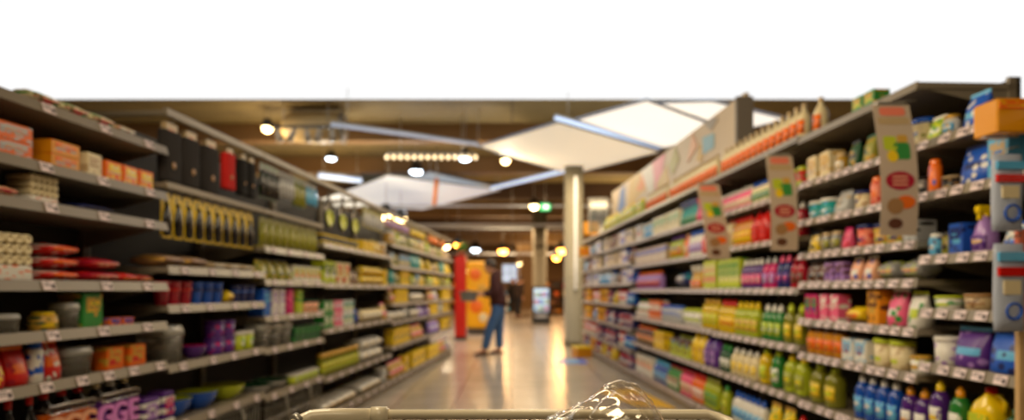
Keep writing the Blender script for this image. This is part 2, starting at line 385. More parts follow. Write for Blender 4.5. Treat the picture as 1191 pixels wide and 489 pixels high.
def k_sleeve(w, d, h, c):         # tray of small packs standing on edge under clear film
    b = MB(); n = 5
    for i in range(n):
        x = -w / 2 + w * i / n; b.box(x + .002, x + w / n - .002, .004, d, 0, h * (.93 if i % 2 else 1), plain(c[i % len(c)]), .004)
    l = MB(); l.box(-w / 2, w / 2, 0, .004, 0, h * .3, plain(c[-1]))
    return [('packs', b), ('tray_front', l)]
KIND = dict(bottle=(k_bottle, 'squeeze_bottle', 'bottle'), round=(k_round, 'necked_bottle', 'bottle'), spray=(k_spray, 'spray_bottle', 'bottle'), jug=(k_jug, 'handled_jug', 'jug'),
            carton=(k_carton, 'carton', 'box'), tray=(k_tall_lid, 'display_tray', 'tray'), pouch=(k_pouch, 'pouch', 'pouch'), lying=(k_lying, 'lying_bag', 'bag'), tub=(k_tub, 'tub', 'tub'),
            can=(k_can, 'can', 'can'), jar=(k_jar, 'jar', 'jar'), cup=(k_cup, 'cup', 'cup'), bowl=(k_bowl, 'bowl', 'bowl'), dome=(k_dome, 'food_box', 'food box'), stack=(k_stack, 'sheet_stack', 'pack'),
            rolls=(k_rolls, 'roll_pack', 'pack'), hang=(k_hang, 'hanging_blister_pack', 'blister pack'), bagh=(k_bagh, 'hanging_bag', 'bag'), paddle=(k_paddle, 'hanging_paddle_utensil', 'utensil'), pan=(k_pan, 'pan', 'pan'),
            sleeve=(k_sleeve, 'multipack', 'pack'))
NOUN = dict(bottle='squeeze bottle', round='necked bottle', spray='spray bottle', jug='handled jug', carton='carton', tray='open tray', pouch='pouch', lying='lying bag', tub='tub', can='spray can', jar='jar',
            cup='cup', bowl='bowl', dome='clear box', stack='sheet stack', rolls='roll pack', hang='hanging pack', bagh='hanging bag', paddle='paddle utensil', pan='pan', sleeve='multipack')
CACHE = {}
def product_meshes(kind, w, d, h, cols, detailed):
    key = (kind, w, d, h, cols, detailed)
    if key not in CACHE:
        parts = KIND[kind][0](w, d, h, cols)
        if detailed: CACHE[key] = [(n, b.mesh(n)) for n, b in parts]
        else:
            a = MB()
            for n, b in parts: a.merge(b)
            CACHE[key] = [(None, a.mesh(KIND[kind][1]))]
    return CACHE[key]
ITEMS = []; CID = [0]
def cname(c): return NAMES.get(c, c)
def look_of(kind, cols):
    cs = [cname(cols[0])]
    for c in cols[1:]:
        if cname(c) != cs[0] and len(cs) < 2: cs.append(cname(c))
    return ' and '.join(cs) + ' ' + NOUN[kind]
def run(side, z, px0, px1, kind, w, h, cols, d=None, gap=1.06, depth=.02, n=None, stackn=1):
    """a row of one product along a shelf between two picture columns"""
    d = d or min(w, .12)
    if kind in ('round', 'tub', 'can', 'jar', 'cup', 'bowl', 'pan'): d = w
    ya, yb = sorted((Yof(side, px0), Yof(side, px1)))
    slope = math.hypot(1, LK if side == 'L' else RK)
    L = (yb - ya) * slope; cnt = n or max(1, int(L / (w * 1.03) + .05)); step = (yb - ya) / cnt
    for i in range(cnt):
        Y = ya + step * (i + .5)
        b = next((k for k in range(9) if SEAMS[side][k] <= Y < SEAMS[side][k + 1]), None)
        if b is None: continue
        if z is not None and z < 50:
            lv = min(range(len(LEV[side][b])), key=lambda k: abs(LEV[side][b][k] - z)); zz = LEV[side][b][lv]
        half = w / 2 / slope + .006
        Y = min(max(Y, SEAMS[side][b] + half), SEAMS[side][b + 1] - half)
        hung = kind in ('hang', 'bagh', 'paddle')
        if not hung:
            nxt = LEV[side][b][lv + 1] - .034 if lv + 1 < len(LEV[side][b]) else 9
            if side == 'L' and b in (1, 2) and lv == len(LEV[side][b]) - 1: nxt = 1.49
            h = round(min(h, (nxt - zz) / stackn - .003), 3)
        CID[0] += 1
        for s in range(stackn):
            ITEMS.append(dict(cid=CID[0], side=side, Y=Y, bay=b, lv=('rail', z) if hung else lv, z=(z if hung else zz + .001 + s * (h + .001)), kind=kind, w=w, h=h, d=d, cols=cols, depth=depth, s=s, stackn=stackn))
def fill(side, z, px0, px1, opts, seed):
    """far away shelves: mixed short runs"""
    r = random.Random(seed); ya, yb = sorted((Yof(side, px0), Yof(side, px1))); Y = ya
    slope = math.hypot(1, LK if side == 'L' else RK)
    while Y < yb - .08:
        kind, w, h, cols = r.choice(opts); n = r.randint(2, 4); d = w if kind in ('round', 'tub', 'can', 'jar', 'cup', 'bowl', 'pan') else min(w, .12)
        for i in range(n):
            yy = Y + w * 1.08 * .5
            Y += w * 1.08
            if Y > yb: break
            b = next((k for k in range(9) if SEAMS[side][k] + w / 2 + .03 <= yy < SEAMS[side][k + 1] - w / 2 - .03), None)
            if b is None: continue
            lv = min(range(len(LEV[side][b])), key=lambda k: abs(LEV[side][b][k] - z)); zz = LEV[side][b][lv]
            nxt = LEV[side][b][lv + 1] if lv + 1 < len(LEV[side][b]) else 9
            hh = round(min(h, nxt - zz - .05), 3)
            CID[0] += 1
            ITEMS.append(dict(cid=CID[0], side=side, Y=yy, bay=b, lv=lv, z=zz + .001, kind=kind, w=w, h=hh, d=d, cols=cols, depth=.02, s=0, stackn=1))
def settle():                     # neighbours on one shelf must not touch: nudge them apart, drop what no longer fits
    rows = {}
    for it in ITEMS: rows.setdefault((it['side'], it['bay'], it['lv']), []).append(it)
    keep = []
    for (side, b, lv), its in rows.items():
        cols = {}
        for it in its: cols.setdefault(it['cid'], []).append(it)
        cl = sorted(cols.values(), key=lambda c: c[0]['Y']); end = SEAMS[side][b]
        for c in cl:
            hw = c[0]['w'] / 2 * {'lying': 1.03, 'jug': 1.12}.get(c[0]['kind'], 1.0) + .002; Y = max(c[0]['Y'], end + hw)
            if Y - c[0]['Y'] > .09 or Y + hw > SEAMS[side][b + 1]: continue
            for it in c: it['Y'] = Y
            end = Y + hw; keep += c
    ITEMS[:] = keep
def place_items():
    settle()
    groups = {}
    for it in ITEMS: groups.setdefault((look_of(it['kind'], it['cols']), it['side'], it['bay'], it['lv']), []).append(it)
    for (look, side, b, lv), its in groups.items():
        its.sort(key=lambda t: (t['Y'], t['s'])); ncol = len({round(t['Y'], 3) for t in its}); col = 0; last = None
        for t in its:
            if last is None or abs(t['Y'] - last) > 1e-3: col += 1; last = t['Y']
            detailed = t['Y'] < 6.6
            where = ('top rail' if lv[1] > 1.9 else 'lower rail') if isinstance(lv, tuple) else shelf_phrase(side, b, lv)
            pre = (ORD[col] + (' nearest ' if col > 1 else ' ') if ncol > 1 else '')
            if t['stackn'] > 1: pre += ['lower ', 'upper ', 'topmost '][t['s']]
            label = '%s%s, %s, %s' % (pre, look, where, bay_phrase(side, b))
            p = spot(side, t['Y'], t['depth'], t['z'])
            rz = ang(side) + (random.uniform(-.04, .04) if t['w'] < .13 else random.uniform(-.012, .012))
            ms = product_meshes(t['kind'], t['w'], t['d'], t['h'], t['cols'], detailed); nm = KIND[t['kind']][1]
            if detailed:
                o = empty(nm, p, rz)
                for pn, me in ms: link(pn, me, o)
            else:
                o = link(nm, ms[0][1]); o.location = p; o.rotation_euler = (0, 0, rz)
            tag(o, label, KIND[t['kind']][2], '%ss on the %s shelves' % (look, 'left' if side == 'L' else 'right'))
# ------------------------------------------------------------------ shelving bays
def make_bay(side, i):
    y0, y1 = SEAMS[side][i], SEAMS[side][i + 1]; slope = math.hypot(1, LK if side == 'L' else RK); Ln = (y1 - y0) * slope - .004
    o = empty('shelving_bay', spot(side, y0 + .001 if side == 'L' else y1 - .001, 0, 0), ang(side))
    lv = LEV[side][i]; D = .46
    top = {('L', 0): 1.93, ('R', 0): 1.87, ('R', 1): 2.15}.get((side, i), 2.1 if side == 'L' else 2.17)
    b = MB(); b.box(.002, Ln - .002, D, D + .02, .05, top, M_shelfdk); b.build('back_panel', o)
    for x in (.012, Ln - .012):
        b = MB(); b.box(x - .01, x + .01, D - .035, D, .0, top, M_shelf)
        for z in lv[1:]: b.poly([(x - .003, D - .03, z - .03), (x + .003, D - .03, z - .03), (x + .003, .05, z - .03), (x - .003, .05, z - .03), (x - .003, D - .03, z - .12), (x + .003, D - .03, z - .12)],
                                [(0, 3, 2, 1), (0, 4, 3), (1, 2, 5), (4, 5, 2, 3), (0, 1, 5, 4)], M_shelf)
        b.build('upright', o)
    b = MB(); b.box(.002, Ln - .002, .03, D - .04, 0, lv[0] - .03, M_shelf, .004); b.build('plinth', o)
    near = y0 < 8
    for k, z in enumerate(lv):
        b = MB(); b.box(.002, Ln - .002, 0, D - .001, z - .028, z, M_shelf)
        b.poly([(0.002, 0, z + .006), (Ln - .002, 0, z + .006), (Ln - .002, -.013, z - .036), (0.002, -.013, z - .036), (0.002, 0, z - .036), (Ln - .002, 0, z - .036)],
               [(0, 3, 2, 1), (3, 4, 5, 2), (4, 0, 1, 5), (0, 4, 3), (1, 2, 5)], M_shelf)
        s = b.build('shelf', o)
        n = (4 if side == 'L' else 11) if near else (4 if side == 'L' else 5)
        if side == 'R' and z > 2.0: n = 0
        if (side, i) == ('L', 0) and z < 1: n = 7
        for t in range(n):
            x = Ln * (t + .5) / n + random.uniform(-.02, .02)
            key = 'tagmesh'
            if key not in CACHE:
                q = MB(); q.box(-.031, .031, -.002, 0, -.019, .019, M_tagp, .0008)
                for zz in (.008, -.002): q.box(-.024, .006, -.003, -.001, zz, zz + .004, M_tagink)
                q.box(.01, .026, -.003, -.001, -.012, .006, M_tagink)
                CACHE[key] = q.mesh('price_tag')
            g = link('price_tag', CACHE[key], s); g.location = (x, -.0105, z - .016); g.rotation_euler = (-.32, 0, 0)
    if side == 'L' and i >= 1:
        b = MB(); b.box(-.0, Ln, .0, .03, 2.07, 2.11, M_shelf, .004)
        for x in (.02, Ln - .02): b.box(x - .012, x + .012, .03, D, 2.075, 2.1, M_shelf)
        b.build('header_rail', o)
    if side == 'L' and i in (1, 2):
        b = MB(); b.box(.0, Ln, .0, .03, 1.70, 1.735, M_shelf, .004)
        for x in (.02, Ln - .02): b.box(x - .012, x + .012, .03, D, 1.705, 1.73, M_shelf)
        b.build('lower_peg_rail', o)
    if side == 'L' and i in (1, 2):
        b = MB()
        for k in range(26):
            x = .04 + (Ln - .08) * k / 25; b.tube([(x, .012, .115), (x, .012, .445)], .0022, M_metal, 6)
        for z in (.13, .28, .43): b.tube([(.03, .012, z), (Ln - .03, .012, z)], .003, M_metal, 6)
        b.build('wire_grid', o)
        for x in (.3, .75): b = MB(); b.tube([(x, -.01, .44), (x + .16, -.012, .1)], .007, M_metal, 8); b.build('slanted_rod', o)
    which = {('L', 0): 'grey shelving bay with snacks, foil packs and rolls', ('L', 1): 'shelving bay with hanging cloth bags over cups and bowls',
             ('L', 2): 'shelving bay with hanging utensils over coloured tubs', ('R', 0): 'shelving bay with violet and blue pouches',
             ('R', 1): 'shelving bay with pink packs over blue bottles', ('R', 2): 'shelving bay with red and green detergent bottles'}.get((side, i), 'full shelving bay of mixed packets and bottles')
    tag(o, which + ', ' + bay_phrase(side, i), 'shelving', 'shelving bays along the %s of the aisle' % ('left' if side == 'L' else 'right'))
for sd in 'LR':
    for i in range(9): make_bay(sd, i)

# ------------------------------------------------------------------ what stands on the shelves (picture columns -> places along each shelf front)
W = lambda *a: tuple(a)
# left bay 1
run('L', 1.90, 42, 138, 'lying', .15, .06, W('cream', 'green', 'red')); run('L', 1.90, 138, 168, 'lying', .13, .05, W('beige', 'red', 'white'))
run('L', 1.67, -20, 60, 'carton', .17, .062, W('orange', 'silver', 'amber'), d=.2, stackn=2); run('L', 1.67, 60, 104, 'carton', .15, .055, W('amber', 'orange', 'silver'), d=.2, stackn=2)
run('L', 1.67, 104, 128, 'carton', .09, .1, W('cream', 'beige', 'tan')); run('L', 1.67, 128, 184, 'carton', .1, .09, W('orange', 'yellow', 'cream'))
run('L', 1.517, -10, 30, 'lying', .14, .05, W('peach', 'cream', 'crimson')); run('L', 1.517, 32, 82, 'rolls', .14, .075, W('beige', 'tan', 'beige'), d=.1)
run('L', 1.517, 90, 150, 'lying', .2, .04, W('navy', 'dark', 'navy'), d=.2)
run('L', 1.214, -12, 46, 'rolls', .2, .16, W('cream', 'orange', 'white'), d=.15)
run('L', 1.214, 52, 112, 'lying', .15, .052, W('red', 'white', 'orange'), d=.2, stackn=3); run('L', 1.214, 112, 150, 'lying', .16, .055, W('crimson', 'red', 'peach'), d=.2, stackn=2); run('L', 1.214, 150, 166, 'lying', .12, .05, W('red', 'gold', 'orange'), d=.16); run('L', 1.214, 166, 184, 'lying', .1, .04, W('red', 'brown', 'gold'))
run('L', 1.018, -12, 44, 'dome', .12, .075, W('dark', 'dark', 'dark'), d=.1); run('L', 1.018, 54, 84, 'can', .1, .075, W('gold', 'yellow', 'dkgreen'))
run('L', 1.018, 84, 100, 'dome', .09, .11, W('grey', 'grey', 'grey')); run('L', 1.018, 100, 128, 'carton', .12, .15, W('green', 'gold', 'yellow')); run('L', 1.018, 132, 162, 'carton', .07, .035, W('orange', 'blue', 'purple'))
run('L', .82, -14, 22, 'pouch', .1, .13, W('red', 'yellow', 'crimson')); run('L', .82, 22, 44, 'pouch', .1, .15, W('red', 'crimson', 'orange')); run('L', .82, 44, 58, 'can', .06, .19, W('white', 'blue', 'blue')); run('L', .82, 58, 76, 'pouch', .09, .17, W('red', 'white', 'orange'))
run('L', .82, 76, 124, 'dome', .17, .12, W('silver', 'silver', 'silver'), d=.14); run('L', .82, 126, 178, 'carton', .11, .1, W('orange', 'gold', 'red'))
run('L', .50, -14, 60, 'round', .075, .27, W('black', 'red', 'black')); 
run('L', .50, 176, 188, 'stack', .13, .15, W('white', 'purple', 'lilac'))
# left bay 2
for z, a, c_, k, w, h, cols in [(2.06, 190, 262, 'bagh', .17, .32, W('dark', 'beige', 'orange')), (2.06, 262, 284, 'bagh', .13, .26, W('red', 'beige', 'red')), (2.06, 284, 303, 'bagh', .1, .27, W('black', 'beige', 'black')),
                                (2.06, 304, 330, 'hang', .07, .25, W('dark', 'green', 'black')), (2.06, 330, 346, 'hang', .06, .2, W('black', 'white', 'silver')), (2.06, 346, 360, 'hang', .06, .24, W('dkgreen', 'dark', 'olive')), (2.06, 360, 378, 'hang', .07, .2, W('dark', 'white', 'sky')), (1.69, 190, 300, 'hang', .095, .24, W('yellow', 'black', 'black')),
                                (1.69, 306, 377, 'hang', .11, .2, W('olive', 'dark', 'olive'))]:
    run('L', z, a, c_, k, w, h, cols, d=.05)
run('L', 1.30, 190, 250, 'lying', .2, .07, W('tan', 'gold', 'brown'), d=.2); run('L', 1.30, 252, 302, 'lying', .16, .05, W('beige', 'cream', 'white'), d=.2)
run('L', 1.10, 192, 233, 'cup', .085, .125, W('crimson', 'red')); run('L', 1.10, 233, 268, 'cup', .085, .125, W('blue', 'navy')); run('L', 1.10, 269, 277, 'lying', .08, .08, W('yellow', 'yellow', 'gold')); run('L', 1.10, 278, 303, 'cup', .085, .11, W('navy', 'blue'))
run('L', .795, 190, 228, 'dome', .19, .2, W('grey', 'grey', 'grey'), d=.18); run('L', .795, 230, 256, 'bowl', .15, .07, W('purple', 'magenta')); run('L', .795, 232, 254, 'bowl', .15, .07, W('purple', 'dark'), stackn=1) if False else None
run('L', .795, 257, 282, 'tub', .12, .1, W('purple', 'purple', 'magenta'), stackn=2); run('L', .795, 283, 303, 'tub', .11, .12, W('lime', 'white', 'green'))
run('L', .49, 192, 207, 'stack', .1, .17, W('white', 'purple', 'magenta')); run('L', .49, 208, 268, 'bowl', .23, .1, W('blue', 'lime')); run('L', .49, 268, 303, 'bowl', .26, .09, W('lime', 'olive'))
run('L', .11, 210, 300, 'pan', .26, .07, W('orange', 'cream', 'grey'), stackn=2, depth=.04)
# left bay 3
run('L', 1.475, 308, 340, 'hang', .01, .01, W('yellow', 'black', 'black'), n=0) if False else None
run('L', 1.475, 308, 340, 'carton', .1, .16, W('olive', 'yellow', 'dark')); run('L', 1.475, 341, 376, 'pouch', .12, .17, W('yellow', 'black', 'olive'))
run('L', 1.25, 308, 345, 'pouch', .11, .15, W('olive', 'yellow', 'black')); run('L', 1.25, 345, 376, 'carton', .1, .12, W('white', 'lime', 'orange'))
run('L', 1.0, 308, 320, 'carton', .11, .19, W('blue', 'sky', 'blue')); run('L', 1.0, 320, 336, 'carton', .09, .19, W('white', 'lilac', 'white')); run('L', 1.0, 336, 347, 'carton', .1, .19, W('magenta', 'pink', 'magenta'))
run('L', 1.0, 347, 358, 'carton', .1, .18, W('lime', 'green', 'lime')); run('L', 1.0, 359, 376, 'tub', .08, .1, W('peach', 'dkgreen', 'red'))
run('L', .78, 308, 345, 'dome', .17, .17, W('cream', 'white', 'green'), d=.15); run('L', .78, 346, 376, 'carton', .1, .12, W('dkgreen', 'green', 'dkgreen'))
run('L', .46, 308, 345, 'bowl', .25, .06, W('silver', 'dkgreen')); run('L', .46, 347, 376, 'tub', .1, .07, W('lime', 'white', 'green')); run('L', .11, 306, 372, 'pan', .24, .08, W('orange', 'silver', 'orange'), stackn=2, depth=.04)
# left bays 4-5
run('L', 2.06, 380, 424, 'paddle', .22, .34, W('black', 'lime'), d=.06, n=3)
run('L', 1.58, 425, 438, 'carton', .12, .12, W('yellow', 'gold', 'yellow')); run('L', 1.58, 380, 424, 'tub', .1, .09, W('dark', 'yellow', 'olive'))
run('L', 1.236, 380, 394, 'carton', .14, .2, W('lime', 'dkgreen', 'white')); run('L', 1.236, 394, 411, 'carton', .14, .2, W('cream', 'red', 'lime')); run('L', 1.236, 412, 424, 'pouch', .1, .14, W('brown', 'tan', 'dark'))
run('L', 1.236, 425, 448, 'lying', .16, .1, W('yellow', 'cream', 'gold'), stackn=2)
run('L', .844, 380, 392, 'carton', .1, .12, W('green', 'white', 'lime'), stackn=2); run('L', .844, 392, 402, 'carton', .1, .12, W('pink', 'white', 'lilac'), stackn=2); run('L', .844, 402, 414, 'carton', .1, .12, W('white', 'teal', 'lime'), stackn=2)
run('L', .844, 414, 423, 'can', .07, .14, W('navy', 'blue', 'navy')); run('L', .844, 425, 448, 'lying', .14, .14, W('cream', 'yellow', 'white'))
run('L', .43, 379, 424, 'jar', .085, .2, W('olive', 'gold', 'lime')); run('L', .43, 425, 448, 'lying', .2, .12, W('white', 'cream', 'beige'), d=.22, stackn=2)
run('L', .11, 379, 446, 'lying', .17, .1, W('white', 'cream', 'gold'), d=.3); run('L', 1.58, 438, 448, 'pouch', .12, .16, W('gold', 'yellow', 'olive'))
run('L', 2.06, 426, 449, 'hang', .12, .22, W('olive', 'yellow', 'silver'), d=.05)
# left far bays
yl = [('pouch', .15, .19, W('yellow', 'olive', 'gold')), ('carton', .14, .18, W('yellow', 'gold', 'olive')), ('lying', .2, .12, W('beige', 'white', 'tan')), ('pouch', .14, .17, W('olive', 'gold', 'dark')),
      ('can', .09, .18, W('teal', 'teal', 'white')), ('pouch', .14, .18, W('olive', 'yellow', 'brown')), ('carton', .13, .16, W('grey', 'sky', 'yellow')), ('tub', .13, .15, W('gold', 'white', 'brown')), ('bottle', .1, .2, W('lime', 'yellow', 'white'))]
lo = [('pouch', .18, .2, W('white', 'grey', 'lilac')), ('lying', .24, .13, W('white', 'beige', 'cream')), ('carton', .2, .18, W('yellow', 'yellow', 'gold')), ('pouch', .16, .19, W('gold', 'white', 'pink')),
      ('tub', .15, .17, W('silver', 'white', 'grey')), ('carton', .2, .2, W('yellow', 'gold', 'navy')), ('pouch', .18, .2, W('lilac', 'blue', 'white'))]
for k, z in enumerate([1.74, 1.48, 1.25]): fill('L', z, 449, 526, yl, 40 + k)
for k, z in enumerate([1.02, .80, .50, .11]): fill('L', z, 449, 526, lo, 50 + k)
run('L', 2.06, 451, 478, 'hang', .16, .13, W('yellow', 'blue', 'lilac'), d=.05); run('L', 2.06, 480, 500, 'hang', .18, .13, W('olive', 'pink', 'yellow'), d=.05); run('L', 2.06, 501, 520, 'hang', .2, .13, W('gold', 'red', 'orange'), d=.05)

# right bay 1 (nearest)
run('R', 1.84, 1070, 1084, 'pouch', .09, .11, W('lime', 'green', 'white')); run('R', 1.84, 1086, 1100, 'jar', .07, .09, W('white', 'gold', 'sky')); run('R', 1.84, 1101, 1141, 'pouch', .11, .15, W('blue', 'white', 'sky'))
run('R', 1.61, 1071, 1081, 'can', .055, .15, W('orange', 'orange', 'blue')); run('R', 1.61, 1104, 1140, 'pouch', .17, .17, W('blue', 'white', 'navy')); run('R', 1.61, 1142, 1166, 'carton', .1, .16, W('sky', 'beige', 'blue')); run('R', 1.61, 1082, 1102, 'tub', .08, .06, W('dark', 'beige', 'tan'))
run('R', 1.33, 1070, 1084, 'can', .06, .1, W('sky', 'white', 'navy')); run('R', 1.33, 1086, 1098, 'can', .05, .1, W('olive', 'dark', 'tan')); run('R', 1.33, 1099, 1111, 'carton', .08, .13, W('blue', 'navy', 'sky'))
run('R', 1.33, 1112, 1148, 'spray', .085, .19, W('lilac', 'yellow', 'purple')); run('R', 1.33, 1150, 1186, 'pouch', .1, .11, W('white', 'sky', 'blue'))
run('R', 1.095, 1072, 1098, 'tub', .12, .06, W('white', 'lime', 'green')); run('R', 1.095, 1099, 1140, 'tub', .13, .07, W('beige', 'tan', 'brown')); run('R', 1.095, 1148, 1160, 'can', .06, .19, W('brown', 'blue', 'navy'))
run('R', .857, 1072, 1096, 'tub', .11, .12, W('white', 'white', 'lilac')); run('R', .857, 1097, 1132, 'pouch', .17, .17, W('purple', 'lilac', 'sky')); run('R', .857, 1133, 1186, 'pouch', .19, .18, W('blue', 'navy', 'sky'))
run('R', .55, 1072, 1085, 'bottle', .085, .23, W('purple', 'yellow', 'white')); run('R', .55, 1086, 1117, 'bottle', .085, .22, W('green', 'amber', 'white')); run('R', .55, 1118, 1145, 'jug', .13, .24, W('yellow', 'red', 'lime')); run('R', .55, 1146, 1186, 'bottle', .09, .19, W('dkgreen', 'dkgreen', 'dkgreen'))
# right bay 2
run('R', 2.12, 985, 1012, 'carton', .09, .085, W('green', 'gold', 'lime'))
run('R', 1.836, 932, 962, 'carton', .1, .15, W('cream', 'gold', 'beige')); run('R', 1.836, 963, 975, 'jar', .07, .11, W('gold', 'beige', 'white')); run('R', 1.836, 976, 992, 'pouch', .08, .15, W('dkgreen', 'gold', 'black'))
run('R', 1.836, 993, 1010, 'pouch', .08, .15, W('olive', 'gold', 'dkgreen')); run('R', 1.836, 1011, 1068, 'tub', .1, .13, W('cream', 'blue', 'olive'))
run('R', 1.607, 932, 958, 'tub', .12, .11, W('teal', 'white', 'sky')); run('R', 1.607, 959, 980, 'pouch', .12, .13, W('silver', 'beige', 'grey')); run('R', 1.607, 981, 1001, 'tub', .1, .1, W('cream', 'navy', 'tan')); run('R', 1.607, 1002, 1017, 'can', .07, .15, W('salmon', 'orange', 'red')); run('R', 1.607, 1018, 1068, 'tub', .09, .09, W('grey', 'black', 'white'))
run('R', 1.404, 932, 946, 'pouch', .08, .12, W('yellow', 'white', 'black')); run('R', 1.404, 947, 970, 'jar', .08, .11, W('grey', 'beige', 'olive')); run('R', 1.404, 971, 982, 'pouch', .07, .12, W('pink', 'red', 'magenta')); run('R', 1.404, 983, 1005, 'tub', .1, .12, W('salmon', 'navy', 'red')); run('R', 1.404, 1006, 1036, 'tub', .1, .11, W('gold', 'navy', 'lime')); run('R', 1.404, 1037, 1068, 'carton', .1, .1, W('silver', 'black', 'blue'))
run('R', 1.228, 932, 952, 'pouch', .09, .13, W('brown', 'silver', 'black')); run('R', 1.228, 953, 978, 'carton', .08, .11, W('lilac', 'brown', 'purple')); run('R', 1.228, 979, 1010, 'pouch', .09, .13, W('peach', 'blue', 'white')); run('R', 1.228, 1011, 1068, 'lying', .14, .1, W('grey', 'lime', 'peach'))
run('R', 1.004, 932, 946, 'carton', .07, .15, W('magenta', 'green', 'purple')); run('R', 1.004, 947, 972, 'carton', .08, .15, W('pink', 'white', 'red')); run('R', 1.004, 973, 1001, 'lying', .14, .09, W('yellow', 'gold', 'orange')); run('R', 1.004, 1002, 1018, 'carton', .1, .18, W('amber', 'brown', 'gold')); run('R', 1.004, 1021, 1040, 'pouch', .12, .2, W('pink', 'green', 'white')); run('R', 1.004, 1041, 1068, 'pouch', .1, .17, W('white', 'green', 'lime'))
run('R', .796, 932, 972, 'jar', .09, .16, W('amber', 'brown', 'orange')); run('R', .796, 973, 1003, 'carton', .1, .12, W('white', 'sky', 'crimson')); run('R', .796, 1004, 1042, 'tub', .12, .14, W('cream', 'lime', 'beige')); run('R', .796, 1043, 1068, 'tub', .09, .08, W('white', 'gold', 'lime'))
run('R', .50, 985, 1036, 'bottle', .085, .24, W('blue', 'white', 'sky')); run('R', .50, 1037, 1069, 'bottle', .085, .23, W('purple', 'amber', 'white'))
run('R', .50, 932, 966, 'bottle', .12, .25, W('olive', 'lime', 'yellow')); run('R', .14, 935, 1060, 'bottle', .11, .22, W('white', 'blue', 'sky'))
# right bay 3
run('R', 1.81, 832, 868, 'bottle', .07, .16, W('pink', 'white', 'cream')); run('R', 1.81, 869, 900, 'bottle', .07, .16, W('cream', 'blue', 'green')); run('R', 1.81, 901, 928, 'can', .08, .15, W('red', 'lime', 'green'))
run('R', 1.52, 832, 846, 'jug', .1, .23, W('cream', 'red', 'peach')); run('R', 1.52, 847, 868, 'bottle', .085, .23, W('amber', 'red', 'yellow')); run('R', 1.52, 869, 888, 'jug', .12, .24, W('red', 'crimson', 'red')); run('R', 1.52, 889, 900, 'bottle', .08, .22, W('teal', 'pink', 'white')); run('R', 1.52, 901, 928, 'bottle', .08, .22, W('crimson', 'white', 'peach'))
run('R', 1.19, 832, 856, 'carton', .085, .24, W('lime', 'green', 'cream')); run('R', 1.19, 857, 880, 'bottle', .08, .22, W('purple', 'white', 'pink')); run('R', 1.19, 881, 896, 'bottle', .08, .22, W('magenta', 'silver', 'lilac')); run('R', 1.19, 897, 912, 'bottle', .08, .22, W('navy', 'pink', 'purple')); run('R', 1.19, 913, 928, 'bottle', .08, .21, W('crimson', 'crimson', 'brown'))
run('R', .83, 832, 848, 'bottle', .1, .27, W('yellow', 'red', 'yellow')); run('R', .83, 849, 875, 'bottle', .1, .26, W('lime', 'yellow', 'gold')); run('R', .83, 880, 902, 'bottle', .09, .25, W('green', 'white', 'lime')); run('R', .83, 903, 928, 'bottle', .1, .26, W('olive', 'lime', 'yellow'))
run('R', .51, 832, 843, 'bottle', .1, .22, W('dkgreen', 'green', 'white')); run('R', .51, 844, 874, 'bottle', .1, .21, W('cream', 'white', 'yellow')); run('R', .51, 875, 886, 'bottle', .12, .27, W('yellow', 'lime', 'lime')); run('R', .51, 887, 902, 'bottle', .11, .27, W('green', 'lime', 'white')); run('R', .51, 903, 929, 'bottle', .12, .26, W('lime', 'yellow', 'olive'))
run('R', .14, 832, 842, 'bottle', .1, .25, W('lime', 'green', 'lime')); run('R', .14, 847, 882, 'bottle', .09, .24, W('white', 'blue', 'sky')); run('R', .14, 884, 914, 'pouch', .13, .26, W('yellow', 'green', 'gold')); run('R', .14, 915, 929, 'bottle', .1, .24, W('white', 'red', 'peach'))
# right bay 4 and 5
run('R', 1.81, 806, 828, 'spray', .1, .22, W('magenta', 'red', 'pink')); run('R', 1.81, 788, 806, 'spray', .11, .24, W('teal', 'navy', 'green')); run('R', 1.81, 757, 787, 'carton', .13, .2, W('cream', 'green', 'olive')); run('R', 1.81, 745, 756, 'tub', .13, .18, W('sky', 'white', 'blue')); run('R', 1.81, 737, 744, 'carton', .13, .2, W('white', 'navy', 'red'))
run('R', 1.50, 813, 828, 'jug', .15, .24, W('red', 'crimson', 'red')); run('R', 1.50, 797, 812, 'bottle', .09, .25, W('white', 'blue', 'lilac')); run('R', 1.50, 790, 796, 'bottle', .1, .24, W('orange', 'peach', 'cream')); run('R', 1.50, 775, 789, 'bottle', .11, .25, W('lime', 'purple', 'orange')); run('R', 1.50, 737, 773, 'carton', .13, .19, W('beige', 'blue', 'white'))
run('R', 1.19, 815, 829, 'carton', .085, .25, W('lime', 'cream', 'pink')); run('R', 1.19, 799, 811, 'spray', .12, .22, W('gold', 'white', 'orange')); run('R', 1.19, 765, 797, 'lying', .34, .19, W('navy', 'teal', 'grey'), d=.3); run('R', 1.19, 737, 763, 'bottle', .12, .22, W('lilac', 'orange', 'crimson'))
run('R', .84, 811, 829, 'bottle', .12, .27, W('yellow', 'gold', 'lime')); run('R', .84, 790, 808, 'tub', .15, .16, W('white', 'lime', 'navy')); run('R', .84, 766, 788, 'can', .09, .18, W('silver', 'blue', 'navy')); run('R', .84, 752, 765, 'carton', .13, .22, W('orange', 'white', 'red')); run('R', .84, 737, 751, 'pouch', .13, .21, W('white', 'salmon', 'green'))
run('R', .51, 816, 829, 'jug', .14, .26, W('purple', 'navy', 'lilac')); run('R', .51, 800, 815, 'jug', .14, .27, W('yellow', 'yellow', 'gold')); run('R', .51, 770, 799, 'tray', .2, .2, W('lime', 'brown', 'sky')); run('R', .51, 758, 769, 'carton', .13, .2, W('yellow', 'gold', 'cream')); run('R', .51, 737, 757, 'bottle', .13, .23, W('brown', 'orange', 'beige'))
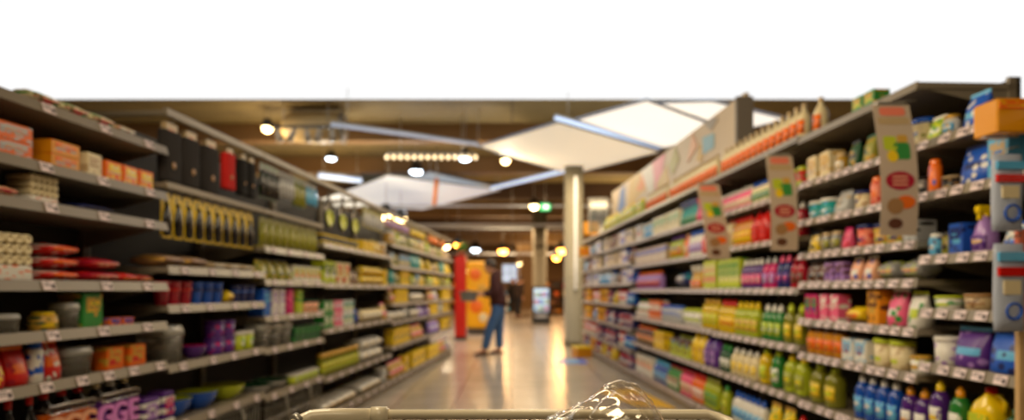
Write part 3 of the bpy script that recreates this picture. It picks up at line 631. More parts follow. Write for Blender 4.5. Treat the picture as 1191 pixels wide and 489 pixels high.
run('R', .14, 814, 829, 'bottle', .1, .27, W('lime', 'olive', 'green')); run('R', .14, 800, 813, 'bottle', .1, .26, W('orange', 'red', 'white')); run('R', .14, 787, 799, 'bottle', .1, .26, W('pink', 'crimson', 'cream')); run('R', .14, 773, 786, 'jug', .12, .24, W('green', 'crimson', 'white')); run('R', .14, 757, 772, 'bottle', .1, .24, W('blue', 'sky', 'white')); run('R', .14, 737, 756, 'carton', .14, .22, W('white', 'beige', 'orange'))
# right far bays
rh = [('carton', .16, .2, W('white', 'blue', 'navy')), ('tub', .15, .19, W('sky', 'white', 'blue')), ('carton', .15, .19, W('cream', 'navy', 'beige')), ('pouch', .16, .2, W('brown', 'beige', 'crimson')), ('carton', .15, .2, W('blue', 'white', 'crimson')), ('bottle', .12, .2, W('silver', 'blue', 'white'))]
rl = [('bottle', .14, .22, W('blue', 'white', 'sky')), ('carton', .17, .22, W('amber', 'yellow', 'brown')), ('carton', .16, .2, W('navy', 'crimson', 'white')), ('pouch', .16, .2, W('yellow', 'gold', 'olive')), ('bottle', .13, .22, W('crimson', 'navy', 'white')), ('tub', .17, .2, W('white', 'red', 'cream')), ('bottle', .13, .21, W('white', 'grey', 'sky'))]
for k, z in enumerate([1.82, 1.55, 1.28]): fill('R', z, 675, 734, rh, 60 + k)
for k, z in enumerate([.98, .67, .38, .12]): fill('R', z, 675, 734, rl, 70 + k)
# top of the right shelves: the long row of cream bottles, then lime ones
run('R', 2.14, 748, 948, 'round', .095, .215, W('cream', 'beige', 'orange'), gap=1.12)
run('R', 2.14, 700, 743, 'bottle', .14, .22, W('lime', 'yellow', 'lime'))
place_items()

# carrier multipacks of bottles with big G labels, bottom of the first left bay
def text_mesh(ch, size, m, ext=.001):
    key = ('txt', ch, size, m.name)
    if key in CACHE: return CACHE[key]
    cu = bpy.data.curves.new('glyph', 'FONT'); cu.body = ch; cu.size = size; cu.extrude = ext; cu.offset = size * .03; cu.align_x = 'CENTER'; cu.materials.append(m)
    t_ = bpy.data.objects.new('glyph', cu); C.objects.link(t_); bpy.context.view_layer.update()
    CACHE[key] = bpy.data.meshes.new_from_object(t_.evaluated_get(bpy.context.evaluated_depsgraph_get()))
    bpy.data.objects.remove(t_); return CACHE[key]
def bottle_carrier(px, caps, cols, letter, label):
    Y = Yof('L', px); o = empty('bottle_multipack', spot('L', Y, .03, .501), ang('L')); n = len(caps)
    w = .092
    for i in range(n):
        x = (i - (n - 1) / 2) * w
        b = MB(); b.lathe([(.038, 0), (.042, .01), (.042, .17), (.03, .215), (.015, .24), (.013, .255)], mat('cola_glass', (24, 10, 8), .1), x, .045, 16); q = b.build('bottle', o)
        b = MB(); b.lathe([(.0165, .243), (.0175, .246), (.0165, .266)], gloss(caps[i]), x, .045, 12); b.build('cap', q)
        b = MB(); b.loft([(.0425, .0425, .055), (.044, .044, .06), (.044, .044, .18), (.0425, .0425, .185)], gloss(cols[i][0]), x, .045, 16); q2 = b.build('label', q)
        b = MB(); b.loft([(.031, .004, .045), (.034, .004, .05), (.034, .004, .13), (.031, .004, .135)], gloss(cols[i][1]), x, .0, 14, 5) if False else None
        t = link('letter', text_mesh(letter[i], .14, gloss(cols[i][1]), .006), q); t.location = (x, -.003, .07); t.rotation_euler = (PI / 2, 0, 0)
    b = MB(); b.box(-n * w / 2, n * w / 2, .0, .09, .2, .206, mat('film', (150, 130, 120), .15, trans=.5)); b.tube([(-n * w / 2 + .02, -.004, .215), (-n * w / 2, -.006, .2), (-n * w / 2 + .02, -.008, .185), (n * w / 2 - .02, -.008, .185), (n * w / 2, -.006, .2), (n * w / 2 - .02, -.004, .215)], .004, mat('film', (150, 130, 120), .15), 6, True)
    b.build('carry_strip', o)
    tag(o, label, 'bottle pack', 'bottle multipacks on the left shelves')
bottle_carrier(91, ['red', 'red', 'red'], [('orange', 'peach')] * 3, 'GGG', 'multipack of dark bottles with orange labels lettered G beside the dark necked bottles')
bottle_carrier(146, ['cream', 'white', 'cream'], [('purple', 'orchid')] * 3, 'GGE', 'multipack of dark bottles with violet labels and white caps beside striped sheets')

# ------------------------------------------------------------------ hanging promotional strips at the seams of the right shelves
M_strip = mat('strip_paper', (196, 178, 158), .45)
def promo(px, Y, label, w=.165, tilt=.03, L_=.585):
    o = empty('hanging_promotional_strip', (front('R', Y) - .022 - w / 2 - tilt * 3, Y, 2.01), 0)
    n = 14; vs = []; fs = []; f = lambda t: (tilt * 3 * t, -.05 * math.sin(t * 2.6) + .03 * t, -L_ * t)
    b = MB()
    for side_ in (0, .0015):
        pass
    for i in range(n + 1):
        x, y, z = f(i / n); vs += [(x - w / 2, y, z), (x + w / 2, y, z), (x + w / 2, y + .002, z), (x - w / 2, y + .002, z)]
    for i in range(n):
        a = i * 4; c_ = a + 4; fs += [(a, c_, c_ + 1, a + 1), (a + 1, c_ + 1, c_ + 2, a + 2), (a + 2, c_ + 2, c_ + 3, a + 3), (a + 3, c_ + 3, c_, a)]
    fs += [(0, 1, 2, 3), (n * 4 + 3, n * 4 + 2, n * 4 + 1, n * 4)]
    b.poly(vs, fs, M_strip)
    def patch(t0, t1, xf, m, shape='rect', off=.0015):
        k = 18; pts = []
        tc, th = (t0 + t1) / 2, (t1 - t0) / 2
        for j in range(k):
            a = 2 * PI * j / k; e = .35 if shape == 'rect' else 1
            ux = math.copysign(abs(math.cos(a)) ** e, math.cos(a)); uy = math.copysign(abs(math.sin(a)) ** e, math.sin(a))
            x, y, z = f(tc + th * uy); pts.append((x + (xf[0] + xf[1]) / 2 * w + (xf[1] - xf[0]) / 2 * w * ux, y - off, z))
        b.poly(pts, [tuple(range(k))[::-1]], m)
    patch(.02, .09, (-.35, .35), plain('salmon')); patch(.1, .16, (-.42, .42), plain('beige'))
    patch(.25, .36, (-.36, .0), plain('lime')); patch(.3, .43, (-.1, .34), plain('green')); patch(.24, .3, (.02, .3), plain('gold')); patch(.36, .45, (-.3, .0), plain('yellow'), 'disc', .002)
    patch(.52, .66, (-.38, .4), plain('crimson'), 'disc', .002)
    for k, tt in enumerate((.56, .59, .62)): patch(tt - .006, tt + .006, (-.2, .22), plain('peach'), 'rect', .003)
    patch(.7, .8, (-.1, .42), plain('orange'), 'disc', .002); patch(.72, .84, (-.35, .1), plain('tan'), 'disc', .003); patch(.87, .95, (-.3, .1), plain('brown'), 'disc', .002)
    b.build('printed_strip', o)
    c_ = MB(); c_.box(-w * .4, w * .4, -.004, .02, -.002, .012, M_metal, .002); c_.tube([(0, .01, .01), (w / 2, .01, .02), (w / 2 + tilt * 3 + .002, .01, .02)], .003, M_metal, 6); c_.build('clip', o)
    tag(o, label, 'sign', 'promotional strips on the right shelves')
promo(1046, 2.88, 'tall pale promotional strip with red disc, hanging by the violet and blue pouches', tilt=.012)
promo(910, 3.97, 'pale promotional strip with red disc between pink packs and red detergent bottles', tilt=.012)
promo(833, 5.05, 'smallest pale promotional strip with red disc, beside the amber bottles', w=.18, tilt=.03)
# hanging packs and the display box at the near right end
def clip_pack(px, Y, ztop, h, w, label, cols):
    o = empty('hanging_clip_pack', ((px - HX) / FPX * Y, Y, ztop), .05); b = MB(); m = mat('pack_pale', (176, 186, 208), .3)
    n = 16; rs = []
    for t in [i / 8 for i in range(9)]:
        k = math.sin(PI * min(max(t, .04), .96)) ** .4
        rs.append([(w / 2 * math.copysign(abs(math.cos(a)) ** .5, math.cos(a)), .02 * k * math.sin(a) * (1 + .15 * math.sin(9 * t + 3 * a)), -h * t) for a in [2 * PI * i / n for i in range(n)]])
    b.rings(rs[::-1], m); b.build('body', o)
    l = MB(); y = -.0225
    l.box(-w * .46, w * .46, y, y + .012, -h * .2, -h * .1, gloss(cols[0])); l.box(-w * .46, w * .46, y - .001, y + .012, -h * .37, -h * .27, gloss('red')); l.box(-w * .3, w * .25, y, y + .012, -h * .58, -h * .42, plain('cream'))
    l.build('front_print', o)
    r_ = MB(); cx, cz = w * .05, -h * .77
    r_.tube([(cx + w * .25 * math.cos(a), y + .004, cz + w * .25 * math.sin(a)) for a in [2 * PI * i / 20 for i in range(20)]], .005, gloss('blue'), 6, True); r_.build('ring_print', o)
    c_ = MB(); c_.tube([(0, 0, -.01), (0, 0, .02), (.045, 0, .03)], .003, M_metal, 6); c_.build('peg_hook', o)
    tag(o, label, 'pack')
clip_pack(1171, 2.28, 1.66, .27, .11, 'pale blue hanging pack with a red stripe at the right edge, upper one', ['sky'])
clip_pack(1173, 2.28, 1.345, .31, .11, 'pale blue hanging pack with a red stripe at the right edge, lower one', ['sky'])
o = empty('display_box', (1.773, 2.28, 1.737), 0)
b = MB(); b.box(-.058, .058, 0, .12, .002, .125, gloss('amber'), .006); b.build('body', o)
b = MB(); b.box(-.05, .05, -.003, .001, .085, .115, printed('orange', 'yellow', 'amber')); b.build('front_flap', o)
b = MB(); b.box(-.062, .062, .05, .07, -.002, .002, M_metal); b.build('hanger', o)
tag(o, 'orange hanging display box at the upper right edge', 'box')
o = empty('steel_post', (1.82, 2.31, 0)); b = MB(); b.box(-.012, .012, -.012, .012, 0, 1.06, mat('post_beige', (205, 170, 120), .45), .003); b.build('post', o)
b = MB(); b.box(-.013, .013, -.013, .013, 1.061, 1.4, gloss('salmon'), .003); b.build('salmon_sleeve', o); tag(o, 'narrow beige upright post with salmon sleeve at the right edge', 'post')

# ------------------------------------------------------------------ banner board on top of the right shelves
BX = lambda Y: 2.31 + RK * Y
def banner_pt(px, py, off=0):
    Y = 2.31 / ((px - HX) / FPX - RK); Y = min(max(Y, 5.73), 11.52)
    return Vector((BX(Y) - off, Y, min(max(CAM_H - (py - HY) * Y / FPX, 2.26), 2.92)))
o = empty('banner_board', (BX(8.6), 8.6, 2.2)); base = Vector((BX(8.6), 8.6, 2.2))
Y0, Y1 = 5.7, 11.55; b = MB()
v = [(BX(Y0), Y0), (BX(Y1), Y1), (BX(Y1) + .04, Y1), (BX(Y0) + .04, Y0)]
b.poly([tuple(Vector((x, y, z)) - base) for z in (2.25, 2.93) for x, y in v], [(0, 1, 2, 3), (7, 6, 5, 4), (0, 4, 5, 1), (1, 5, 6, 2), (2, 6, 7, 3), (3, 7, 4, 0)], mat('banner_vinyl', (206, 186, 156), .5))
b.build('board', o)
shapes = [([(716, 262), (722, 222), (727, 215), (727, 262)], 'blue'), ([(729, 250), (733, 205), (757, 185), (757, 215), (744, 228)], 'gold'), ([(740, 222), (748, 200), (754, 206), (748, 222)], 'orange'),
          ([(746, 189), (758, 235), (764, 178)], 'white'), ([(759, 178), (765, 238), (774, 170)], 'pink'), ([(764, 214), (776, 192), (779, 212), (766, 226)], 'gold'), ([(778, 192), (786, 170), (791, 185), (783, 205)], 'olive'),
          ([(810, 186), (815, 168), (820, 175), (816, 190)], 'gold'), ([(818, 160), (831, 155), (831, 172), (818, 180)], 'sky'), ([(820, 145), (830, 125), (836, 138), (828, 152)], 'grey'), ([(800, 190), (806, 150), (812, 170)], 'peach')]
for k, (pts, col) in enumerate(shapes):
    q = MB(); f1 = [tuple(banner_pt(x, y, .004 + .0006 * k) - base) for x, y in pts]; f2 = [tuple(banner_pt(x, y, .001) - base) for x, y in pts]; n = len(pts)
    q.poly(f1 + f2, [tuple(range(n))] + [(i, i + n, (i + 1) % n + n, (i + 1) % n) for i in range(n)], mat('vinyl_' + col, tuple(int(c_ * .62 + p * .38) for c_, p in zip(PAL[col], (206, 186, 156))), .5)); q.build('printed_shape', o)
for y in (5.8, 8.7, 11.4):
    q = MB(); q.box(BX(y) + .041 - base.x, BX(y) + .07 - base.x, y - .02 - base.y, y + .02 - base.y, 2.142 - base.z, 2.9 - base.z, M_metal); q.build('support_strut', o)
tag(o, 'long beige banner board with coloured diamond shapes above the right shelves', 'sign')
o = empty('steel_upright', (BX(5.63) - .02, 5.62, 2.149)); b = MB(); b.box(-.09, .06, -.02, .02, 0, .72, mat('grey_upright', (120, 112, 104), .5), .004); b.build('post', o); b = MB(); b.box(-.1, .07, -.03, .03, -.008, 0, M_metal); b.build('foot_plate', o)
tag(o, 'grey flat upright at the near end of the banner board', 'post')
# glazed end frame and small signs at the far end of the right shelves
o = empty('glass_end_frame', (spot('R', 11.5, .1, 2.2))); b = MB()
for x in (-.17, .17): b.box(x - .015, x + .015, -.02, .02, 0, .62, M_metal)
b.box(-.17, .17, -.02, .02, .6, .63, M_metal); b.build('frame', o); b = MB(); b.box(-.155, .155, -.004, .004, .0, .6, mat('end_glass', (180, 190, 195), .1, trans=.8)); b.build('pane', o)
tag(o, 'metal framed glass end panel on top of the right shelves', 'panel')
def board(name, px, py, Y, w, h, c1, c2, label, post):
    o = empty(name, ((px - HX) / FPX * Y, Y, CAM_H - (py - HY) * Y / FPX)); b = MB(); b.box(-w / 2, w / 2, -.01, .01, -h / 2, h / 2, gloss(c1), .004); b.box(-w * .3, w * .3, -.0125, -.009, -h * .12, h * .15, plain(c2)); b.build('board', o)
    b = MB(); b.tube([(0, .012, -h / 2 + .02), (0, .012, -h / 2 - post)], .008, M_metal, 8); b.build('stem', o); tag(o, label, 'sign')
board('price_sign', 688, 266, 12.2, .28, .24, 'amber', 'gold', 'yellow price board standing on the far end of the right shelves', .06)
board('price_sign', 680, 293, 11.6, .2, .18, 'amber', 'orange', 'orange price board clipped below the yellow one at the far right shelf end', .05)

# ------------------------------------------------------------------ floor marks and floor box
def sticker(pts, c1, c2, label, cat='floor sticker'):
    W3 = [((x - HX) / FPX * (CAM_H * FPX / (y - HY)), CAM_H * FPX / (y - HY)) for x, y in pts]; cx = sum(p[0] for p in W3) / len(W3); cy = sum(p[1] for p in W3) / len(W3)
    o = empty('floor_sticker', (cx, cy, 0)); b = MB(); n = len(W3)
    b.poly([(x - cx, y - cy, .0022) for x, y in W3] + [(x - cx, y - cy, .0008) for x, y in W3], [tuple(range(n))] + [(i, i + n, (i + 1) % n + n, (i + 1) % n) for i in range(n)], mat('sticker_' + c1, (255, 196, 20) if c1 == 'amber' else PAL[c1], .35)); b.build('printed_sheet', o)
    b = MB(); k = 16; b.poly([(.13 * math.cos(2 * PI * i / k), .22 * math.sin(2 * PI * i / k), .003) for i in range(k)], [tuple(range(k))], mat('sticker_' + c2, PAL[c2], .35)); b.build('emblem', o)
    tag(o, label, cat)
sticker([(738, 472), (788, 476), (738, 452), (696, 456)], 'amber', 'peach', 'yellow floor sticker with a pale emblem near the trolley')
sticker([(648, 424), (684, 424), (680, 418), (651, 418)], 'blue', 'sky', 'blue floor sticker beside the pillar')
o = empty('floor_box', (1.24, 11.45, 0), .25); b = MB(); b.box(-.14, .14, -.15, .15, 0, .15, gloss('amber'), .01); b.build('body', o); b = MB(); b.box(-.15, .15, -.16, .16, .15, .19, gloss('yellow'), .008); b.build('lid', o)
tag(o, 'yellow box on the floor at the far end of the right shelves', 'box')
# ------------------------------------------------------------------ ceiling fittings
def P(px, py, z):                                 # where the sight line through a picture point meets the height z
    Y = (z - CAM_H) * FPX / (HY - py); return Vector(((px - HX) / FPX * Y, Y, z))
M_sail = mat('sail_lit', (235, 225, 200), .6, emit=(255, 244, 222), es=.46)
def sail(corners, z, label, rim=(150, 160, 178), es=None, m=None):
    pts = [P(x, y, z) for x, y in corners]; c0 = sum(pts, Vector()) / 4
    o = empty('ceiling_sail', c0); m = m or M_sail
    b = MB(); N_ = 10; vs = []
    for j in range(N_ + 1):
        for i in range(N_ + 1):
            u, v = i / N_, j / N_; p = (pts[0] * (1 - u) + pts[1] * u) * (1 - v) + (pts[3] * (1 - u) + pts[2] * u) * v - c0
            vs.append((p.x, p.y, p.z - .12 * math.sin(PI * u) * math.sin(PI * v)))
    fs = [(j * (N_ + 1) + i, j * (N_ + 1) + i + 1, (j + 1) * (N_ + 1) + i + 1, (j + 1) * (N_ + 1) + i) for j in range(N_) for i in range(N_)]
    b.poly(vs, fs, m, True); b.build('membrane', o)
    fm = mat('sail_frame', rim, .3, .5)
    q = MB(); q.tube([p - c0 for p in pts], .022, fm, 8, True); q.build('frame', o)
    for k in range(4):
        p = pts[k] - c0; q = MB(); q.tube([(p.x, p.y, 0), (p.x, p.y, ZC - z)], .006, M_metal, 6)
        if pts[k].y > 11.6: q.build('suspension_wire', o)
    tag(o, label, 'light panel', 'lit fabric sails under the ceiling'); return c0
S1 = sail([(556, 170), (650, 142), (768, 176), (664, 203)], 3.9, 'pale lit diamond sail nearest the pillar head')
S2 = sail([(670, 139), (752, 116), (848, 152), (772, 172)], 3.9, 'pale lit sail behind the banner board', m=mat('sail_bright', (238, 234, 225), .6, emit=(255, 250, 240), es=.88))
S3 = sail([(764, 119), (828, 117), (915, 138), (858, 152)], 3.9, 'pale lit sail above the near end of the banner board', m=MATS['sail_bright'])
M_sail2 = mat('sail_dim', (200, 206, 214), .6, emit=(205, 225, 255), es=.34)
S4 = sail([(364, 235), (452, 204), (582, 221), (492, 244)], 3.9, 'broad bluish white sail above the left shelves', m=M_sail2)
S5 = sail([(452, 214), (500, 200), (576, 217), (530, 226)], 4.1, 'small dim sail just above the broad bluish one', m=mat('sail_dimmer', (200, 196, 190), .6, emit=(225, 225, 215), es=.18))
M_tubeglow = mat('tube_glow', (200, 220, 250), .4, emit=(190, 215, 255), es=.75)
def strip_light(a, b_, z, label, m=None, r=.03):
    p, q = P(a[0], a[1], z), P(b_[0], b_[1], z); c0 = (p + q) / 2; o = empty('strip_light', c0)
    b = MB(); b.tube([p - c0, q - c0], r, m or M_tubeglow, 10); b.build('diffuser', o)
    u = Vector((0, 0, r * 1.1)); b = MB(); b.tube([p - c0 + u, q - c0 + u], r * .8, M_metal, 8); b.build('housing', o)
    for t in (.1, .9):
        w = (p - c0) * (1 - t) + (q - c0) * t
        b = MB(); b.tube([(w.x, w.y, r), (w.x, w.y, ZC - z)], .006, M_metal, 6); b.build('suspension_rod', o)
    tag(o, label, 'light')
strip_light((385, 145), (556, 168), 3.95, 'long thin strip light left of the nearest diamond sail', mat('tube_grey', (170, 170, 175), .4, emit=(200, 212, 235), es=.42))
strip_light((572, 219), (656, 199), 3.9, 'bluish strip light left of the pillar head', r=.05)
strip_light((380, 186), (421, 188), 3.8, 'short bluish strip light over the left shelves', r=.05) if False else None
strip_light((371, 204), (420, 210), 3.8, 'short bluish strip light over the left shelves', r=.06)
strip_light((646, 137), (768, 172), 4.1, 'bluish strip light between the two diamond sails', r=.035)
M_warm = mat('lamp_warm', (255, 240, 210), .4, emit=(255, 214, 140), es=16)
M_cool = mat('lamp_cool', (240, 250, 255), .4, emit=(225, 240, 255), es=9)
M_amb = mat('lamp_amber', (255, 210, 130), .4, emit=(255, 150, 50), es=24)
LPTS = []
def pendant(px, py, z, r, m, label, cat='lamp', flat=.5):
    p = P(px, py, z) if abs(py - HY) > 2 else None
    o = empty('ceiling_spotlight', p); b = MB(); flat = .55 if m is M_cool else 1.0; b.lathe([(r * .3, -r * flat), (r * .8, -r * flat * .7), (r, 0), (r * .8, .01)], m, 0, 0, 16); b.build('lamp_face', o)
    b = MB(); b.lathe([(r * 1.08, -.01), (r * 1.12, .02), (r * .7, r * 1.4), (r * .3, r * 1.6)], M_black, 0, 0, 16, False, True); b.build('lamp_housing', o)
    b = MB(); b.tube([(0, 0, r * 1.55), (0, 0, ZC - z)], .008, M_metal, 6); b.build('rod', o)
    tag(o, label, cat, 'spotlights hanging from the ceiling'); LPTS.append((p, m)); return o
pendant(311, 148, 4.22, .1, M_warm, 'round warm spotlight above the hanging cloth bags')
pendant(385, 184, 3.8, .1, M_cool, 'cool spotlight at the left end of the bulb rail')
pendant(484, 199, 3.8, .14, M_cool, 'large cool spotlight above the broad bluish sail')
pendant(541, 184, 3.9, .12, M_cool, 'cool spotlight at the right end of the bulb rail')
pendant(588, 186, 3.9, .09, M_warm, 'warm spotlight right of the bulb rail, by the diamond sail tip')
pendant(449, 249, 3.1, .16, M_warm, 'left one of two bright warm spotlights over the yellow packs')
pendant(466, 254, 3.1, .16, M_warm, 'right one of two bright warm spotlights over the yellow packs')
pendant(621, 239, 3.7, .13, M_warm, 'warm spotlight beside the green exit sign')
pendant(585, 291, 3.0, .2, M_amb, 'amber spotlight left of the far fluted pillar')
pendant(654, 290, 3.0, .22, M_amb, 'big amber spotlight against the near pillar')
pendant(647, 299, 2.9, .2, M_amb, 'smaller amber spotlight beside the big one left of the pillar')
pendant(553, 290, 3.4, .26, M_cool, 'cool spotlight above the yellow stand')
pendant(533, 284, 2.7, .14, M_amb, 'amber spotlight above the red panel')
pendant(519, 286, 2.9, .14, M_warm, 'warm spotlight over the far end of the left shelves')
pendant(604, 306, 2.6, .15, M_warm, 'small warm spotlight over the two distant people')
pendant(608, 304, 2.9, .12, M_amb, 'tiny amber spotlight over the wood slats') if False else None
pendant(545, 315, 2.4, .14, M_warm, 'low glowing shape standing in for a lamp reflection by the yellow stand')  # made-up lamp imitating a reflection, no fitting hangs here
# exit sign
p = P(634, 241, 3.7); o = empty('exit_sign', p); b = MB(); b.box(-.16, .16, -.04, .04, -.1, .1, mat('exit_green', (60, 190, 120), .4, emit=(60, 210, 130), es=.9), .01); b.build('lit_box', o)
b = MB(); m = mat('exit_white', (255, 255, 255), .4, emit=(225, 255, 235), es=1.6); b.box(-.05, .05, -.047, -.0405, -.05, .05, m); b.poly([(.05, -.047, .08), (.05, -.047, -.08), (.12, -.047, 0)], [(0, 1, 2)], m); b.build('arrow_symbol', o)
b = MB(); b.tube([(0, 0, .1), (0, 0, ZC - 3.7)], .01, M_metal, 6); b.build('rod', o); tag(o, 'hanging green exit sign with a white symbol near the ceiling', 'exit sign')
# bulb rail
pa, pb = P(450, 179, 3.85), P(553, 179, 3.85); c0 = (pa + pb) / 2; o = empty('bulb_rail', c0); b = MB(); b.tube([pa - c0, pb - c0], .03, M_metal, 8); b.build('rail', o)
for i in range(14):
    q = (pa - c0).lerp(pb - c0, i / 13); b = MB(); b.lathe([(.012, -.11), (.035, -.09), (.04, -.06), (.015, -.025)], mat('bulb', (255, 240, 215), .4, emit=(255, 225, 170) , es=2.2), q.x, q.y, 10); b.build('bulb', o)
for i in (2, 11):
    q = (pa - c0).lerp(pb - c0, i / 13); b = MB(); b.tube([(q.x, q.y, .03), (q.x, q.y, ZC - 3.85)], .01, M_metal, 6); b.build('rod', o)
tag(o, 'horizontal rail with a row of small glowing bulbs under the ceiling', 'light')
# track with spot heads and air outlet, upper left
p = P(362, 151, 4.1); o = empty('track_light', p); b = MB(); b.box(-.75, .5, -.02, .02, .03, .08, M_black); b.build('track', o)
for x, t in ((-.6, .3), (-.32, -.35), (-.08, .25), (.15, -.2), (.38, .15)):
    b = MB(); d = Vector((math.sin(t), -.35, -1)).normalized(); s = Vector((x, 0, 0)); b.tube([s + Vector((0, 0, .03)), s + Vector((0, 0, -.04))], .012, M_metal, 8)
    b.tube([s + Vector((0, 0, -.04)) - d * .06, s + Vector((0, 0, -.04)) + d * .02, s + Vector((0, 0, -.04)) + d * .2], [.03, .05, .062], mat('spot_head', (160, 145, 122), .4), 14); b.build('spot_head', o)
for x in (-.5, .3):
    b = MB(); b.tube([(x, 0, .08), (x, 0, ZC - 4.1)], .008, M_metal, 6); b.build('rod', o)
tag(o, 'black track with five pale unlit spot heads at upper left', 'track light')
o = empty('air_duct', (-4.2, 12.2, 4.27)); b = MB(); dm = mat('duct_paint', (185, 155, 100), .5)
b.tube([(-.1, 0, .02), (.0, 0, 0), (.55, 0, -.02), (1.0, -.05, -.02)], [.2, .27, .3, .28], dm, 20); b.build('duct_body', o)
b = MB(); b.tube([(1.0, -.05, -.02), (1.04, -.05, -.02)], [.3, .3], M_shelf, 20); b.build('outlet_ring', o)
for x in (.1, .85):
    b = MB(); b.tube([(x, 0, .2), (x, 0, ZC - 4.27)], .01, M_metal, 6); b.build('hanger', o)
tag(o, 'brown round air duct above the track light at upper left', 'duct')
# pipes across the hall
for y, z, r, lab in ((19.6, 3.75, .035, 'thin pale pipe crossing the hall just beyond the sails'), (23.6, 3.58, .05, 'pale pipe crossing the hall below the exit sign'), (27.5, 3.85, .05, 'pale pipe crossing the hall beyond the fluted pillar'), (34, 3.1, .06, 'lowest far pipe crossing the hall')):
    o = empty('ceiling_pipe', (0, y, z)); b = MB(); b.tube([(-9.5, 0, 0), (9.5, 0, 0)], r, mat('pipe_pale', (190, 195, 205), .35), 10); b.build('pipe_run', o)
    for x in (-6, 0, 6):
        b = MB(); b.tube([(x, 0, r), (x, 0, ZC - z)], .01, M_metal, 6); b.build('hanger', o)
    tag(o, lab, 'pipe')
o = empty('orange_hanging_pole', P(508, 214, 3.7)); b = MB(); b.tube([(.0, 0, .12), (-.06, 0, -.5)], .05, mat('pole_orange', (235, 130, 40), .4), 10); b.build('pole', o); b = MB(); b.tube([(0, 0, .1), (0, 0, .9)], .01, M_metal, 6); b.build('rod', o); tag(o, 'short orange pole hanging before the broad bluish sail', 'pole')

# ------------------------------------------------------------------ things beyond the aisle
def G(px, Y): return (px - HX) / FPX * Y
o = empty('red_panel', (G(536, 15.6), 15.6, 0)); b = MB(); b.box(-.13, .13, -.2, .2, .06, 2.0, mat('red_lacquer', (190, 26, 12), .35), .01); b.build('panel', o); b = MB(); b.box(-.15, .15, -.22, .22, 0, .06, M_black); b.build('foot', o)
tag(o, 'tall red panel behind the end of the left shelves', 'panel')
o = empty('yellow_stand', (G(557, 17.2), 17.2, 0)); ym = mat('yellow_lacquer', (240, 175, 15), .3)
b = MB(); b.box(-.32, .32, -.02, .3, .16, 1.95, ym, .03); b.build('board', o); b = MB(); b.box(-.3, .3, -.1, .3, 0, .16, mat('stand_foot', (70, 60, 50), .5), .01); b.build('base', o)
b = MB(); 
for k, (x, z, s, c_) in enumerate([(-.1, 1.6, .16, 'orange'), (.1, 1.2, .14, 'gold'), (-.08, .75, .18, 'orange'), (.12, .45, .12, 'cream')]): b.loft([(s * .8, s * .8, 0), (s, s, .004), (s * .8, s * .8, .008)], plain(c_), 0, 0, 14) if False else b.rings([[(x + s * q * math.cos(a), -.02 - dy, z + s * q * math.sin(a)) for a in [2 * PI * i / 16 for i in range(16)]] for q, dy in ((1, .0), (.9, .008))], plain(c_), cap0=False)
b.build('printed_motif', o); tag(o, 'yellow display stand with orange round prints behind the shopper', 'display stand')
# potted plant on the red panel
o = empty('potted_plant', (G(536, 15.6), 15.6, 2.002)); b = MB(); b.lathe([(.07, 0), (.1, .14), (.09, .14)], mat('pot_clay', (150, 80, 50), .7), 0, 0, 14); b.build('pot', o)
b = MB(); r = random.Random(3)
for i in range(34):
    a = r.uniform(0, 2 * PI); el = r.uniform(.3, 1.4); L_ = r.uniform(.15, .32); d = Vector((math.cos(a) * math.cos(el), math.sin(a) * math.cos(el), math.sin(el))); s = d.cross(Vector((0, 0, 1))).normalized() * .035
    p0 = Vector((0, 0, .13)); p1 = p0 + d * L_ * .6; p2 = p0 + d * L_ + Vector((0, 0, -.05)); t_ = Vector((0, 0, .004))
    b.poly([p0, p1 - s, p2, p1 + s, p1 + t_], [(0, 1, 4), (1, 2, 4), (2, 3, 4), (3, 0, 4), (0, 3, 2, 1)], mat('leaf_green', (70, 150, 40), .5))
b.build('leaves', o); tag(o, 'bushy green potted plant on top of the red panel', 'plant')
# wood slat screen
o = empty('slat_screen', (G(609, 28), 28, 0)); b = MB()
for i in range(5): b.box(-.3 + i * .13, -.22 + i * .13, -.04, .04, .05, 3.2, M_wood, .005)
b.build('slats', o); b = MB(); b.box(-.34, .36, -.08, .08, 0, .05, M_dkwood); b.build('foot_rail', o); b = MB(); b.box(-.34, .36, -.06, .06, 3.2, 3.3, M_dkwood); b.build('head_rail', o); tag(o, 'tall brown wood slat screen between far people and cooler', 'screen')
# drinks cooler
o = empty('drinks_cooler', (G(629.5, 23), 23, 0)); cm = mat('cooler_body', (60, 62, 66), .4)
b = MB(); b.box(-.31, .31, .0, .5, .12, 1.32, cm, .02); b.build('body', o)
b = MB(); b.box(-.33, .33, -.02, .5, 0, .12, M_black, .01); b.build('base', o)
b = MB(); b.box(-.26, .26, -.004, .0, .42, 1.24, mat('cooler_glow', (200, 225, 240), .3, emit=(190, 225, 255), es=.75)); b.build('lit_window', o)
k = 0
for zz in (.46, .7, .95):
    b = MB(); b.box(-.26, .26, -.03, -.005, zz - .015, zz, M_metal); sh = b.build('cooler_shelf', o)
    for i in range(6):
        c_ = ['sky', 'pink', 'green', 'white', 'blue', 'red', 'lime'][(i + k) % 7]; k += 2
        b = MB(); b.lathe([(.028, zz), (.03, zz + .02), (.03, zz + .12), (.012, zz + .16), (.012, zz + .18)], gloss(c_), -.21 + i * .084, -.035, 10); b.build('drink_bottle', sh)
b = MB(); b.box(-.2, .2, -.012, 0, .2, .32, plain('silver'), .003); b.build('front_grille', o)
tag(o, 'small lit drinks cooler in front of the far fluted pillar', 'cooler')
